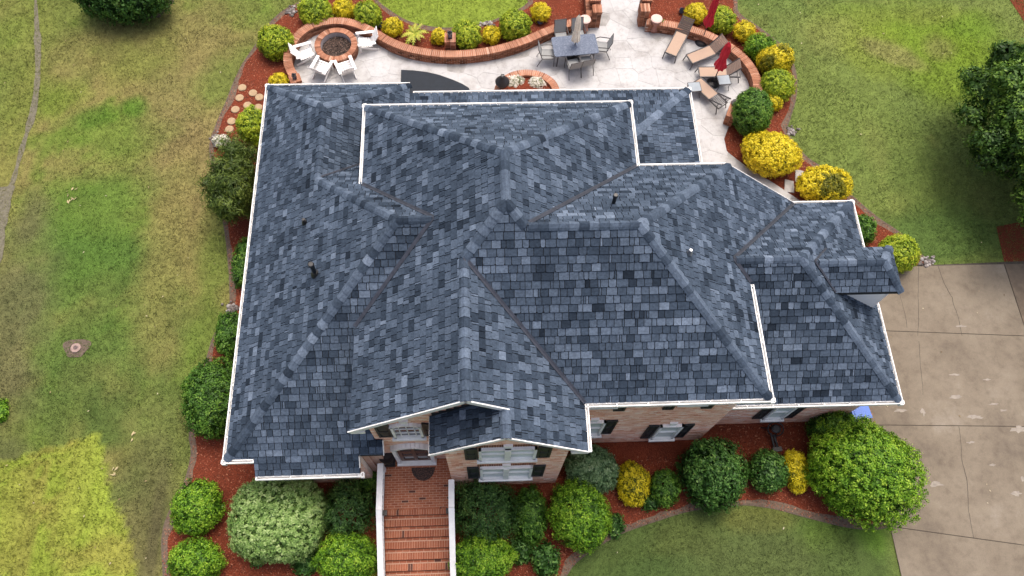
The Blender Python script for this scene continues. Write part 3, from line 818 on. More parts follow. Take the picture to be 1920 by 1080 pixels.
# gutters
def gutter(p, q, out):
    p, q = Vector(p), Vector(q); o = Vector(out); d = (q - p).normalized(); b = MB()
    w = .075; z0 = Vector((0, 0, -.03))
    A, B = p + z0, q + z0
    b.bar(A + o * .02 - Vector((0, 0, .075)), B + o * .02 - Vector((0, 0, .075)), .03, .18)
    b.bar(A + o * (w / 2 + .02) - Vector((0, 0, .12)), B + o * (w / 2 + .02) - Vector((0, 0, .12)), w, .012)
    b.bar(A + o * (w + .02) - Vector((0, 0, .055)), B + o * (w + .02) - Vector((0, 0, .055)), .03, .13)
    L = (q - p).length; n = max(1, int(L / .75))
    for k in range(n + 1):
        c = A + d * (L * k / n * .98 + .02); b.box(c + o * (w / 2 + .02) + Vector((0, 0, -.008)), (.03 if abs(d.x) > .5 else w, w if abs(d.x) > .5 else .03, .012))
    for c in (A, B): b.box(c + o * (w / 2 + .02) - Vector((0, 0, .06)), (.015 if abs(d.x) > .5 else w + .03, w + .03 if abs(d.x) > .5 else .015, .13))
    b.build('gutter', WHITE, house, HP, center=True)
GL = (-1, 0, 0); GRt = (1, 0, 0); GF = (0, -1, 0); GB = (0, 1, 0)
gutter((xL, yF - .13, zL), (xL, yB + .13, zL), GL); gutter((xL - .13, yF, zL), (-6.47, yF, zL), GF)
ze = f_Lf(0, 4.16); gutter((-6.46, 4.16, ze), (-3.58, 4.16, ze), GF); gutter((-3.57, 4.04, ze), (-3.57, 4.16, ze), GRt)
gutter((xL - .13, yB, zL), (-2.41, yB, zL), GB); gutter((-2.3, yBk, zB), (xBk + .13, yBk, zB), GB); gutter((xBk, 12.1, zB), (xBk, yBk + .13, zB), GRt)
gutter((xC, 11.8, zC), (xC, yCb + .13, zC), GL); gutter((xC - .13, yCb, zC), (xC2 + .13, yCb, zC), GB); gutter((xC2, yRb + .02, zC), (xC2, yCb + .13, zC), GRt)
gutter((xC2 + .02, yRb, zC), (xR - .1, yRb, zC), GB)
gutter((xR, yR - .13, zC), (xR, 8.4, zC), GRt); gutter((xE + .02, yR, zC), (xR + .13, yR, zC), GF); gutter((xE, yBay, zC), (xE, yR - .02, zC), GRt)
gutter((6.7, yGf, zGa), (xGr + .13, yGf, zGa), GF); gutter((xGr, yGf - .13, zGa), (xGr, yGb + .13, zGa), GRt); gutter((10.0, yGb, zGa), (xGr + .13, yGb, zGa), GB)
# rake boards, soffits
def board(pts, w, t, name='rake_board'):
    b = MB()
    for p, q in zip(pts[:-1], pts[1:]): b.bar(p, q, t, w)
    return b.build(name, WHITE, house, HP)
yk = yGab - .012
dzz = -.055
board([(xC - .02, yk, zC + dzz), (xG, yk, zG + dzz)], .15, .03); board([(xG, yk, zG + dzz), (xBr + .05, yk, f_GR(xBr + .05, 0) + dzz)], .15, .03)
yk2 = yBay - .012
board([(xBl, yk2, f_Bl(xBl, 0) + dzz), (xBr, yk2, zBr + dzz)], .12, .03); board([(xBr, yk2, zBr + dzz), (xE, yk2, zC + dzz)], .12, .03)
board([(xBl - .012, yBay, f_Bl(xBl, 0) - .06), (xBl - .012, 4.93, f_Bl(xBl, 0) - .06)], .12, .03, 'fascia_board')
board([(xR, yRb + .012, zC - .09), (10.02, yRb + .012, zGa - .02)], .16, .02)
board([(-3.568, 4.3, ze + .09), (-3.568, 4.57, zL - .05)], .12, .02)
board([(-2.888, 4.58, zL - .05), (-2.888, 4.93, f_Lf(0, 4.93) - .06)], .12, .02)
b = MB(); b.prism([(xC, yGab + .01, zC - .19), (xC + .34, yGab + .01, zC - .19), (xC + .34, 5.2, zC - .19), (xC, 5.2, zC - .19)], .02)
b.prism([(xE - .4, yBay + .01, zC - .19), (xE, yBay + .01, zC - .19), (xE, 5.2, zC - .19), (xE - .4, 5.2, zC - .19)], .02)
b.box((xE - .18, yBay + .0, zC - .13), (.42, .03, .16)); b.box((xC + .17, yGab + .0, zC - .13), (.36, .03, .16))
b.build('soffit_return', WHITE, house, HP)
# dormer cheeks and gutters
b = MB()
def cheek(y):
    xi = xd0 + hd; zb = f_Gr(11.58, 0) - .15
    b.add([(xi - .35, y - .03, zd - .1), (11.58, y - .03, zd - .1), (11.58, y - .03, zb), (xi - .35, y + .03, zd - .1), (11.58, y + .03, zd - .1), (11.58, y + .03, zb)],
          [(0, 2, 1), (3, 4, 5), (0, 1, 4, 3), (1, 2, 5, 4), (2, 0, 3, 5)])
cheek(yd - hd + .16); cheek(yd + hd - .16)
b.box((11.6, yd, (zd + 3.7) / 2), (.06, 2 * hd - .26, zd - 3.7))
dorm = b.build('dormer_wall', plain('lifted_siding', (.86, .86, .85, 1), .5, .04, 4), house, HP)  # white raised above the trim paint to offset the shade under the eave
# roof pipes
PIPE = plain('vent_black', (.01, .011, .013, 1), .4, .2, 20)
GALV = plain('vent_galvanised', (.32, .34, .37, 1), .45, .1, 20, .6)
def on_plane(u, v, f):
    lo, hi = 10., 45.; d = (FPX * FW + (u - 960) * RT + (540 - v) * UP) / FPX
    for _ in range(60):
        mm_ = (lo + hi) / 2; p = CAMP + mm_ * d
        if p[2] > f(p[0], p[1]): lo = mm_
        else: hi = mm_
    return CAMP + hi * d
def vent(u, v, f, h, r, mat, cap=None, boot=True):
    p = on_plane(u, v, f); b = MB()
    b.tube((p[0], p[1], p[2] - .1), (p[0], p[1], p[2] + h), r, r, 12)
    o = b.build('vent_pipe', mat, roof, HP)
    if boot: b.lathe([(r * 2.2, -.05), (r * 1.9, .05), (r * 1.2, .14)], tuple(p), 14); 
    o2 = MB()
    if cap: b.lathe([(r * 1.25, h - .07), (r * 1.3, h), (r * 1.0, h + .02)], tuple(p), 12)
    bpy.data.objects.remove(o); return b.build('vent_pipe', mat, roof, HP)
vent(592, 514, f_L, .62, .065, PIPE, True); vent(572, 418, f_L, .22, .045, PIPE); vent(1150, 382, f_Rb, .42, .05, PIPE, True, False); vent(1292, 476, f_Rr, .2, .04, GALV, True)

# ---------------------------------------------------------------- walls
def brick_wall(poly, y, name='wall', xdir=(1, 0), outn=-1, bricks=True, thick=.2):
    """poly: list of (s,z) along the wall line starting at (0,y) direction x; outer face at y, bricks proud of mortar"""
    b = MB(); P = [(s_, y + .012, z_) for s_, z_ in poly]; n = len(P)
    P2 = [(s_, y + thick, z_) for s_, z_ in poly]
    tri = tessellate_polygon([[Vector((s_, z_, 0)) for s_, z_ in poly]])
    fs = [tuple(t) for t in tri] + [tuple(n + i for i in t) for t in tri] + [(i, (i + 1) % n, n + (i + 1) % n, n + i) for i in range(n)]
    b.add(P + P2, fs); w = b.build(name, MORTAR, house, HP)
    if not bricks: return w
    bb_ = MB(); zmin = min(z for _, z in poly); zmax = max(z for _, z in poly); z = zmin + .005; r_ = 0
    s0 = min(s for s, _ in poly); s1 = max(s for s, _ in poly)
    cw = poly if area2(poly) > 0 else poly[::-1]
    while z < zmax:
        x = s0 - (.105 if r_ % 2 else 0)
        while x < s1:
            c = cw
            for nn, lim in (((1, 0), x + .2), ((-1, 0), -x), ((0, 1), z + .066), ((0, -1), -z)):
                c = clip_half(c, nn, lim)
                if len(c) < 3: break
            if len(c) >= 3:
                c = clean(c, .004)
                if len(c) >= 3 and abs(area2(c)) > .001:
                    k = len(c); yy = y + rs.uniform(-.003, .003)
                    V = [(a_, yy, b_) for a_, b_ in c] + [(a_, y + .02, b_) for a_, b_ in c]
                    bb_.add(V, [tuple(range(k))] + [(k + i, k + (i + 1) % k, (i + 1) % k, i) for i in range(k)], float(np.clip(rs.normal(.55, .22), 0, 1)))
            x += .21
        z += .0762; r_ += 1
    o = bb_.build('bricks', BRICK, w); tag(o, kind='stuff'); o.location = (-HP[0], -HP[1], 0)
    return w
# front gable wall (door wall)
brick_wall([(-3.1, 0), (-1.0, 0), (-1.0, 5.2), (2.0, 5.2), (2.0, zC + S * (xE - 2.0) - .2), (xG, zG - .2), (-3.1, zC + .1), (-3.1, 3)], 4.95)
brick_wall([(-1.12, -.1), (2.12, -.1), (2.12, f_GR(2.12, 0) - .17), (xBr, zBr - .17), (-1.12, f_Bl(-1.12, 0) - .17)], 4.26)
brick_wall([(2.1, -.1), (6.93, -.1), (6.93, 5.85), (2.1, 5.85)], 5.50)
brick_wall([(6.93, -.1), (11.62, -.1), (11.62, 3.5), (6.93, 3.5)], 5.99)
brick_wall([(-6.9, -.1), (-6.4, -.1), (-6.4, 3.4), (-6.9, 3.4)], 4.90)
brick_wall([(-6.4, -.1), (-3.62, -.1), (-3.62, 3.0), (-6.4, 3.0)], 4.50)
# side walls as brick solids
mt, nt, bs = base_mat('brick_side')
tb = N(nt, 'ShaderNodeTexBrick'); gm = N(nt, 'ShaderNodeNewGeometry'); sx = N(nt, 'ShaderNodeSeparateXYZ'); cx = N(nt, 'ShaderNodeCombineXYZ')
nt.links.new(gm.outputs['Position'], sx.inputs[0]); ad = N(nt, 'ShaderNodeMath', operation='ADD')
nt.links.new(sx.outputs[0], ad.inputs[0]); nt.links.new(sx.outputs[1], ad.inputs[1]); nt.links.new(ad.outputs[0], cx.inputs[0]); nt.links.new(sx.outputs[2], cx.inputs[1])
nt.links.new(cx.outputs[0], tb.inputs['Vector']); tb.inputs['Scale'].default_value = 1; tb.inputs['Brick Width'].default_value = .21; tb.inputs['Row Height'].default_value = .0762; tb.inputs['Mortar Size'].default_value = .006
tb.inputs['Color1'].default_value = (.42, .2, .14, 1); tb.inputs['Color2'].default_value = (.55, .31, .22, 1); tb.inputs['Mortar'].default_value = (.58, .5, .43, 1)
nt.links.new(tb.outputs[0], bs.inputs['Base Color']); bs.inputs['Roughness'].default_value = .85
BSIDE = mt
def side(x0, y0, x1, y1, z1, z0=-.1):
    b = MB(); d = math.hypot(x1 - x0, y1 - y0); b.bar((x0, y0, (z0 + z1) / 2), (x1, y1, (z0 + z1) / 2), .2, z1 - z0); b.build('wall', BSIDE, house, HP)
side(-6.8, 5.1, -6.8, 16.9, 3.4); side(-6.9, 16.85, -2.6, 16.85, 3.4); side(-3.52, 4.71, -3.52, 5.0, 3.3); side(-3.45, 4.87, -3.1, 4.87, 3.4)
side(-3.0, 5.16, -3.0, 14.0, 5.85); side(-2.9, 14.1, 4.1, 14.1, 5.85); side(4.2, 12.0, 4.2, 14.2, 5.85); side(4.3, 11.9, 6.9, 11.9, 5.85); side(6.83, 5.72, 6.83, 11.8, 5.85)
side(-1.02, 4.47, -1.02, 4.94, f_Bl(-1.1, 0) - .2); side(2.02, 4.47, 2.02, 5.49, 5.8)
side(-2.4, 16.7, 6.9, 16.7, 3.3); side(6.85, 12.02, 6.85, 16.6, 3.3); side(11.52, 6.2, 11.52, 11.9, 3.5); side(6.95, 11.86, 11.4, 11.86, 3.5)

b = MB(); pp = [(6.95, -.1), (10.05, -.1), (10.05, 3.35), (7.2, 5.8), (6.95, 5.8)]
b.add([(x, 12.0, z) for x, z in pp] + [(x, 11.8, z) for x, z in pp], [(0, 1, 2, 3, 4)[::-1], (5, 6, 7, 8, 9)] + [(i, (i + 1) % 5, 5 + (i + 1) % 5, 5 + i) for i in range(5)]); b.build('wall', BSIDE, house, HP)
# ---------------------------------------------------------------- windows, shutters, door
def arch_pts(x0, x1, z0, z1, rise, n=8):
    top = [(x0 + (x1 - x0) * k / n, z1 + rise * (1 - (2 * k / n - 1) ** 2)) for k in range(n + 1)]
    return [(x1, z0), (x0, z0)] + top
def window(x0, x1, z0, z1, y, rise=0.0, lights=(1, 1), split=True, glass=GLASS, keystone=True, twin=False, shut=(.36, .36), mid=True, zs=0.0):
    zsh = z0; z0 = z0 + zs
    b = MB(); fw_ = .07; yo = y - .045
    b.box(((x0 + x1) / 2, yo, z0 + fw_ / 2), (x1 - x0, .1, fw_)); 
    b.box((x0 + fw_ / 2, yo, (z0 + z1) / 2), (fw_, .1, z1 - z0)); b.box((x1 - fw_ / 2, yo, (z0 + z1) / 2), (fw_, .1, z1 - z0))
    if rise:
        A = arch_pts(x0, x1, z0, z1 - fw_, rise)[2:]
        for p, q in zip(A[:-1], A[1:]): b.bar((p[0], yo, p[1]), (q[0], yo, q[1]), .1, fw_)
    else: b.box(((x0 + x1) / 2, yo, z1 - fw_ / 2), (x1 - x0, .1, fw_))
    xm = (x0 + x1) / 2
    if twin: b.box((xm, yo - .01, (z0 + z1) / 2), (.16, .12, z1 - z0))
    if mid: b.box((xm, yo + .015, (z0 + z1) / 2), (x1 - x0 - .1, .07, .05))
    nx_, nz_ = lights
    for k in range(1, nx_): b.box((x0 + (x1 - x0) * k / nx_, yo + .02, (z0 + z1) / 2 + rise * .4), (.022, .05, z1 - z0 + rise * .8))
    for k in range(1, nz_): b.box((xm, yo + .02, z0 + (z1 - z0) * k / nz_), (x1 - x0 - .1, .05, .022))
    w = b.build('window', WHITE, house, HP)
    halves = [(x0 + .05, xm - .06), (xm + .06, x1 - .05)] if twin else [(x0 + .05, x1 - .05)]
    for (a_, c_) in halves:
        g_ = MB(); pts = [(p, y - .022, q) for p, q in arch_pts(a_, c_, z0 + .05, z1 - .05, rise)]; k = len(pts)
        g_.add(pts + [(p, y + .0, q) for p, _, q in pts], [tuple(range(k))] + [(i, (i + 1) % k, k + (i + 1) % k, k + i) for i in range(k)])
        o = g_.build('pane', glass, w); o.location = (-HP[0], -HP[1], 0)
    g_ = MB(); g_.box((xm, y - .07, z0 - .05), (x1 - x0 + .12, .16, .09)); o = g_.build('sill', WHITE, w); o.location = (-HP[0], -HP[1], 0)
    if keystone:
        g_ = MB(); zt_ = z1 + rise + .01
        g_.add([(xm - .08, y - .06, zt_), (xm + .08, y - .06, zt_), (xm + .12, y - .06, zt_ + .26), (xm - .12, y - .06, zt_ + .26), (xm - .08, y + .01, zt_), (xm + .08, y + .01, zt_), (xm + .12, y + .01, zt_ + .26), (xm - .12, y + .01, zt_ + .26)],
               [(0, 1, 2, 3), (0, 4, 5, 1), (1, 5, 6, 2), (2, 6, 7, 3), (3, 7, 4, 0)])
        o = g_.build('keystone', WHITE, w); o.location = (-HP[0], -HP[1], 0)
    for side_, sw in zip((-1, 1), shut):
        if not sw: continue
        a_ = x0 - sw - .03 if side_ < 0 else x1 + .03; c_ = a_ + sw; s_ = MB(); ys = y - .03
        zz1 = z1; z0 = zsh
        s_.box((a_ + .03, ys, (z0 + zz1) / 2), (.06, .05, zz1 - z0)); s_.box((c_ - .03, ys, (z0 + zz1) / 2), (.06, .05, zz1 - z0))
        for zz in (z0 + .04, (z0 + zz1) / 2, zz1 - .04): s_.box(((a_ + c_) / 2, ys, zz), (sw - .12, .05, .08))
        s_.box(((a_ + c_) / 2, ys + .015, (z0 + zz1) / 2), (sw - .12, .015, zz1 - z0))
        for zz in (z0 + (zz1 - z0) * .26, z0 + (zz1 - z0) * .74): s_.box(((a_ + c_) / 2, ys - .003, zz), (sw - .18, .03, (zz1 - z0) * .32))
        if rise:
            P_ = arch_pts(a_, c_, zz1 - .02, zz1, rise * .55, 5)
            if side_: P_ = [(c_, zz1 - .02), (a_, zz1 - .02)] + [(a_ + sw * t, zz1 + rise * (.75 * (t if side_ < 0 else 1 - t)) + .01) for t in (0, .25, .5, .75, 1)]
            k = len(P_); s_.add([(p, ys - .025, q) for p, q in P_] + [(p, ys + .025, q) for p, q in P_], [tuple(range(k)), tuple(range(k, 2 * k))[::-1]] + [(i, (i + 1) % k, k + (i + 1) % k, k + i) for i in range(k)])
        s_.build('shutter', SHUTTER, house, HP)
window(-2.52, -1.72, 4.17, 5.35, 4.95, .2, (4, 3), mid=False, shut=(.38, .38))
window(-.24, 1.26, 4.22, 5.5, 4.26, 0, glass=BLIND, twin=True, shut=(.34, .36))
window(-.24, 1.26, 1.45, 3.05, 4.26, 0, glass=BLIND, twin=True, shut=(.34, .34))
for z0, z1 in ((.62, 2.25), (4.12, 5.45)):
    window(5.2, 5.92, z0, z1, 5.5, 0, glass=BLIND, shut=(.3, .3), zs=(.72 if z0 > 3 else 0)); window(2.75, 3.46, z0 + (.8 if z0 < 1 else 0), z1 + (.75 if z0 < 1 else 0), 5.5, 0, glass=BLIND, shut=(0, .32), zs=(.72 if z0 > 3 else 0))
window(8.85, 9.5, .78, 2.35, 5.99, 0, glass=BLIND, shut=(.3, .3))
# soldier courses over the bay windows
b = MB()
for zz in (5.62, 3.2, 1.25):
    for k in range(25): b.box((-.28 + k * .066, 4.252, zz), (.058, .02, .19), sh=rs.uniform(.1, .5))
b_ = b.build('soldier_course', WALLBRICK, house, HP); tag(b_, kind='stuff')
# front door: arched white surround, dark leaf
b = MB(); x0, x1, z0, z1 = -2.66, -1.72, 1.0, 2.85; yo = 4.87
for xx in (x0 - .05, x1 + .05): b.box((xx, yo, (z0 + z1) / 2), (.11, .15, z1 - z0))
A = arch_pts(x0 - .1, x1 + .1, z0, z1, .3, 10)[2:]
for p, q in zip(A[:-1], A[1:]): b.bar((p[0], yo, p[1]), (q[0], yo, q[1]), .15, .11)
b.box(((x0 + x1) / 2, yo - .02, z0 + .04), (x1 - x0 + .26, .24, .08))
dr = b.build('door', WHITE, house, HP)
g_ = MB(); pts = [(p, 4.91, q) for p, q in arch_pts(x0, x1, z0 + .1, z1 - .05, .26)]; k = len(pts); g_.add(pts, [tuple(range(k))]); o = g_.build('glass_panel', GLASS, dr); o.location = (-HP[0], -HP[1], 0)
g_ = MB(); DOORF = plain('door_wood', (.11, .05, .035, 1), .4)
for zz in (1.12, 1.75, 2.3): g_.box(((x0 + x1) / 2, 4.895, zz), (x1 - x0, .03, .1))
for xx in (x0 + .06, (x0 + x1) / 2, x1 - .06): g_.box((xx, 4.89, 1.95), (.1, .03, 1.7))
o = g_.build('door_leaf', DOORF, dr); o.location = (-HP[0], -HP[1], 0)
g_ = MB(); g_.tube((x1 - .1, 4.86, 1.95), (x1 - .1, 4.86, 2.15), .015); o = g_.build('handle', BLACK, dr); o.location = (-HP[0], -HP[1], 0)
# ---------------------------------------------------------------- front steps
ST = empty('brick_steps', (-2.17, 3.4, 0), 'red brick landing and stairs leading up to the arched front door', 'stairs')
SO = (-2.17, 3.4, 0)
x0, x1 = -3.17, -1.15; zl = 1.0
core = MB(); core.box(((x0 + x1) / 2, 4.14, zl / 2), (x1 - x0 - .01, 1.6, zl + .004)); bl = []
row = 0; y = 4.93
while y > 3.48:
    x = x0 + (.105 if row % 2 else 0) - .21
    while x < x1:
        a_, c_ = max(x + .006, x0), min(x + .202, x1)
        if c_ - a_ > .04: bl.append(((a_ + c_) / 2, y - .033, zl - .02, c_ - a_, .059, .06))
        x += .21
    y -= .0722; row += 1
ye = 3.47; rise, run = .152, .305; nst = 9
for k in range(nst):
    zt_ = zl - rise * k
    # rowlock nosing then a course of headers behind
    yn = ye - run * k
    n_ = int((x1 - x0) / .0722); st = (x1 - x0) / n_
    for i in range(n_): bl.append((x0 + st * (i + .5), yn - .1, zt_ - .02, st - .012, .195, .06))
    i = 0; x = x0 - (.1 if k % 2 else 0)
    while x < x1:
        a_, c_ = max(x + .006, x0), min(x + .202, x1)
        if c_ - a_ > .04 and k < nst - 1: bl.append(((a_ + c_) / 2, yn - .238, zt_ - rise - .02, c_ - a_, .075, .06))
        x += .21
    core.box(((x0 + x1) / 2, yn - .043, zt_ / 2 - .25), (x1 - x0 - .01, .30, zt_ + .5))
    x = x0 - (.1 if k % 2 else 0)
    while x < x1:
        a_, c_ = max(x + .006, x0), min(x + .202, x1)
        if c_ - a_ > .04: bl.append(((a_ + c_) / 2, yn - .18, zt_ - .088, c_ - a_, .03, .062))
        x += .21
core.build('base', STEPMORTAR, ST, SO)
base_b = None; meshes = {}
bl.sort(key=lambda t: -(t[3] * t[4]))
vis = [t for t in bl if px(t[:3])[1] < 1085]; hid = [t for t in bl if px(t[:3])[1] >= 1085]
rest = MB()
for i, (cx_, cy_, cz_, sx_, sy_, sz_) in enumerate(vis + hid):
    sh = float(np.clip(rs.normal(.5, .11), .1, 1)); 
    if rs.uniform() < .03: sh = .02
    if i < 300:
        b = MB(); b.box((0, 0, 0), (sx_, sy_, sz_), sh=sh); o = b.build('brick', STEPBRICK, ST); o.location = (cx_ - SO[0], cy_ - SO[1], cz_ + rs.uniform(-.003, .003))
    else: rest.box((cx_, cy_, cz_ + rs.uniform(-.003, .003)), (sx_, sy_, sz_), sh=sh)
tag(rest.build('bricks', STEPBRICK, ST, SO), kind='stuff')
# railings
def railing(xc, ya, yb_, y2, label, x_off=0.0):
    R_ = empty('stair_railing', (xc, (ya + yb_) / 2, 1.0), label, 'railing'); O = (xc, (ya + yb_) / 2, 1.0)
    sl = rise / run; h = .86
    zz = lambda y: zl - max(0, (yb_ - y)) * sl
    b = MB()
    for (p, q) in ((ya, yb_), (yb_, y2)):
        b.bar((xc, p, zz(p) + h), (xc, q, zz(q) + h), .17, .06)
    b.build('top_rail', WHITE, R_, O)
    b = MB()
    for (p, q) in ((ya, yb_), (yb_, y2)): b.bar((xc, p, zz(p) + .12), (xc, q, zz(q) + .12), .07, .06)
    b.build('bottom_rail', WHITE, R_, O)
    y = ya - .1
    while y > y2 + .05:
        b = MB(); b.box((xc, y, zz(y) + .5), (.04, .04, .72)); b.build('baluster', WHITE, R_, O, center=True); y -= .13
    for y in (ya - .04, yb_, y2):
        b = MB(); b.box((xc, y, zz(y) + .4), (.12, .12, .9)); b.build('post', WHITE, R_, O, center=True)
railing(-3.2, 4.66, 3.33, .75, 'white railing along the left edge of the brick stairs')
railing(-1.1, 4.12, 3.33, .75, 'white railing on the right of the brick stairs, ending at the bay wall')
for (x, s_, t_) in ((-3.08, 1, 'left'), (-1.22, -1, 'right')):
    b = MB(); b.box((x, 3.3, 1.32), (.1, .12, .16)); b.box((x - s_ * .05, 3.3, 1.32), (.05, .05, .05)); b.box((x, 3.3, 1.42), (.13, .15, .03))
    o = b.build('step_lamp', BLACK, center=True); tag(o, 'small black lantern fixed to the %s stair railing post' % t_, 'lamp')
#@@PART4
# ------------------------------------------------------------------ PLANTS
C4 = lambda r, g, b: (r, g, b, 1)
LEAF = {
    'lime': leafmat('lime_leaf', [(0, C4(.035, .075, .008)), (.35, C4(.19, .29, .016)), (.7, C4(.38, .48, .025)), (1, C4(.56, .58, .05))]),
    'yellow': leafmat('golden_leaf', [(0, C4(.05, .08, .008)), (.25, C4(.42, .37, .012)), (.6, C4(.76, .62, .016)), (1, C4(.88, .78, .06))]),
    'green': leafmat('green_leaf', [(0, C4(.015, .045, .006)), (.4, C4(.05, .135, .014)), (.75, C4(.11, .24, .025)), (1, C4(.22, .36, .05))]),
    'bright': leafmat('bright_leaf', [(0, C4(.02, .06, .006)), (.35, C4(.085, .21, .012)), (.7, C4(.20, .38, .02)), (1, C4(.36, .52, .05))]),
    'dark': leafmat('dark_leaf', [(0, C4(.01, .035, .007)), (.4, C4(.034, .10, .015)), (.75, C4(.075, .185, .03)), (1, C4(.16, .28, .06))]),
    'pale': leafmat('pale_leaf', [(0, C4(.05, .10, .03)), (.35, C4(.16, .29, .065)), (.7, C4(.28, .42, .125)), (1, C4(.42, .54, .22))]),
    'sage': leafmat('sage_leaf', [(0, C4(.03, .075, .03)), (.4, C4(.10, .19, .075)), (.75, C4(.19, .30, .14)), (1, C4(.30, .40, .22))]),
    'feather': leafmat('feathery_leaf', [(0, C4(.015, .045, .01)), (.4, C4(.045, .115, .022)), (.75, C4(.085, .18, .035)), (1, C4(.16, .26, .06))]),
    'juniper': leafmat('juniper_leaf', [(0, C4(.02, .04, .008)), (.4, C4(.07, .115, .018)), (.75, C4(.14, .20, .03)), (1, C4(.24, .30, .06))]),
    'tree': leafmat('tree_leaf', [(0, C4(.012, .036, .006)), (.4, C4(.038, .098, .012)), (.75, C4(.082, .17, .02)), (1, C4(.17, .29, .035))]),
    'flower': leafmat('white_petal', [(0, C4(.10, .14, .05)), (.25, C4(.3, .32, .18)), (.5, C4(.75, .72, .62)), (1, C4(.88, .86, .8))]),
    'palm': leafmat('palm_leaf', [(0, C4(.10, .15, .015)), (.4, C4(.28, .33, .03)), (.8, C4(.46, .45, .05)), (1, C4(.58, .5, .12))]),
}
def rand_dirs(n, g, zmin=-.55):
    d = g.normal(size=(int(n * 2.2) + 20, 3)); d /= np.linalg.norm(d, axis=1)[:, None]
    d = d[d[:, 2] > zmin]
    return d[:n]
def leaf_quads(P, Nn, L, Wd, g, bend=.25):
    n = len(P)
    t = np.cross(Nn, g.normal(size=(n, 3))); t /= np.linalg.norm(t, axis=1)[:, None] + 1e-9
    b = np.cross(Nn, t)
    V = np.zeros((n, 4, 3)); L = L[:, None]; Wd = Wd[:, None]
    V[:, 0] = P - t * L; V[:, 1] = P + b * Wd - Nn * Wd * bend; V[:, 2] = P + t * L; V[:, 3] = P - b * Wd - Nn * Wd * bend
    return V
# kind: leaf half-length, half-width, clump radius, leaves per clump, surface lumps, facing jitter
KP = {'lime': (.030, .018, .085, 16, .035, .75), 'yellow': (.026, .016, .085, 18, .04, .75), 'green': (.036, .02, .10, 15, .05, .8), 'bright': (.034, .016, .10, 17, .05, .9), 'dark': (.05, .026, .13, 13, .05, .85),
      'pale': (.028, .02, .075, 18, .035, .5), 'sage': (.032, .022, .09, 16, .04, .6), 'feather': (.05, .012, .14, 16, .08, 1.0), 'juniper': (.075, .012, .17, 15, .10, .9), 'tree': (.06, .026, .18, 15, .1, .85), 'flower': (.02, .018, .05, 14, .06, .6)}
def foliage(rx, ry, rz, kind, seed, dens=1.0, lumps=None, open_=0.0, tipcol=None, core=.86, square=2.0, cz=None):
    g = np.random.default_rng(seed); ll, lw, cr, per, lump, jit = KP[kind]; lump *= 1.35
    if lumps is not None: lump = lumps
    R = (rx * ry * rz) ** (1 / 3); area = 4 * math.pi * R * R * .78
    big = max(1.0, (R / 1.0) ** .35); ll, lw, cr = ll * big, lw * big, cr * big
    ncl = int(area / (cr * cr * 1.05) * dens)
    D = rand_dirs(ncl, g); ncl = len(D)
    wv = g.normal(size=(7, 3)) * np.array([2.2, 2.8, 3.5, 4.5, 6, 8, 11])[:, None]; ph = g.uniform(0, 6.28, 7); am = np.array([.8, .8, .7, .6, .55, .5, .45])
    def rad(d): return 1 + lump * (np.sin(d @ wv.T + ph) * am).sum(1)
    def shape(d):
        if square != 2.0:
            k = (np.abs(d) ** square).sum(1) ** (1 / square); d = d / k[:, None]
        return d
    r = rad(D) * g.uniform(.9, 1.02, ncl)
    if open_: r *= 1 - (g.uniform(size=ncl) < open_) * g.uniform(.1, .3, ncl)
    Pc = shape(D) * r[:, None] * np.array([rx, ry, rz])
    csh = np.clip(.5 + g.normal(0, .15, ncl) + np.sin(D @ wv[2] * .8 + ph[3]) * .09 + np.sin(D @ wv[4] * .7 + ph[5]) * .07, 0, 1)
    idx = np.repeat(np.arange(ncl), per); n = len(idx)
    off = g.normal(size=(n, 3)); off /= np.linalg.norm(off, axis=1)[:, None]
    off *= (g.uniform(0, 1, n) ** .5 * cr)[:, None]
    En = Pc / (np.array([rx, ry, rz]) ** 2); En /= np.linalg.norm(En, axis=1)[:, None]
    P = Pc[idx] + off; 
    Nn = En[idx] * 1.0 + off / cr * .6 + g.normal(0, jit * .55, (n, 3)); Nn /= np.linalg.norm(Nn, axis=1)[:, None]
    if kind in ('feather', 'juniper'): P += En[idx] * (g.uniform(-.3, 1.0, n) * cr * .7)[:, None]
    L = ll * g.uniform(.7, 1.3, n); Wd = lw * g.uniform(.7, 1.3, n)
    outer = (off * En[idx]).sum(1) / cr
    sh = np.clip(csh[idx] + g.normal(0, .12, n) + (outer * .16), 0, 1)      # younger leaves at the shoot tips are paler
    if tipcol is not None: sh = tipcol(P, sh, g)
    V = leaf_quads(P, Nn, L, Wd, g)
    # inner fill: leaf tone lowered, shade inside the crown put into colour
    m_ = int(n * .35); Di = rand_dirs(m_, g, -.8); m_ = len(Di)
    Pi = shape(Di) * (rad(Di) * g.uniform(core - .16, core, m_))[:, None] * np.array([rx, ry, rz])
    Ni = Di + g.normal(0, .4, (m_, 3)); Ni /= np.linalg.norm(Ni, axis=1)[:, None]
    V2 = leaf_quads(Pi, Ni, ll * 1.9 * np.ones(m_), lw * 2.2 * np.ones(m_), g)
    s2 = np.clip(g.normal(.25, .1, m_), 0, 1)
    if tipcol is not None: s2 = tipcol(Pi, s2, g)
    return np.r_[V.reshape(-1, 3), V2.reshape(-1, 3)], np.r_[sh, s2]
def stems(name, par, rx, rz, zc, seed, n=6, r0=.03):
    g = np.random.default_rng(seed); b = MB()
    for k in range(n):
        a = 2 * math.pi * k / n + g.uniform(-.3, .3); q = g.uniform(.35, .6)
        b.tube((.04 * math.cos(a), .04 * math.sin(a), -.02), (rx * q * math.cos(a), rx * q * math.sin(a), zc + rz * g.uniform(-.1, .4)), r0, r0 * .4, 5)
    b.build(name, TRUNK, par)
nsh = 0
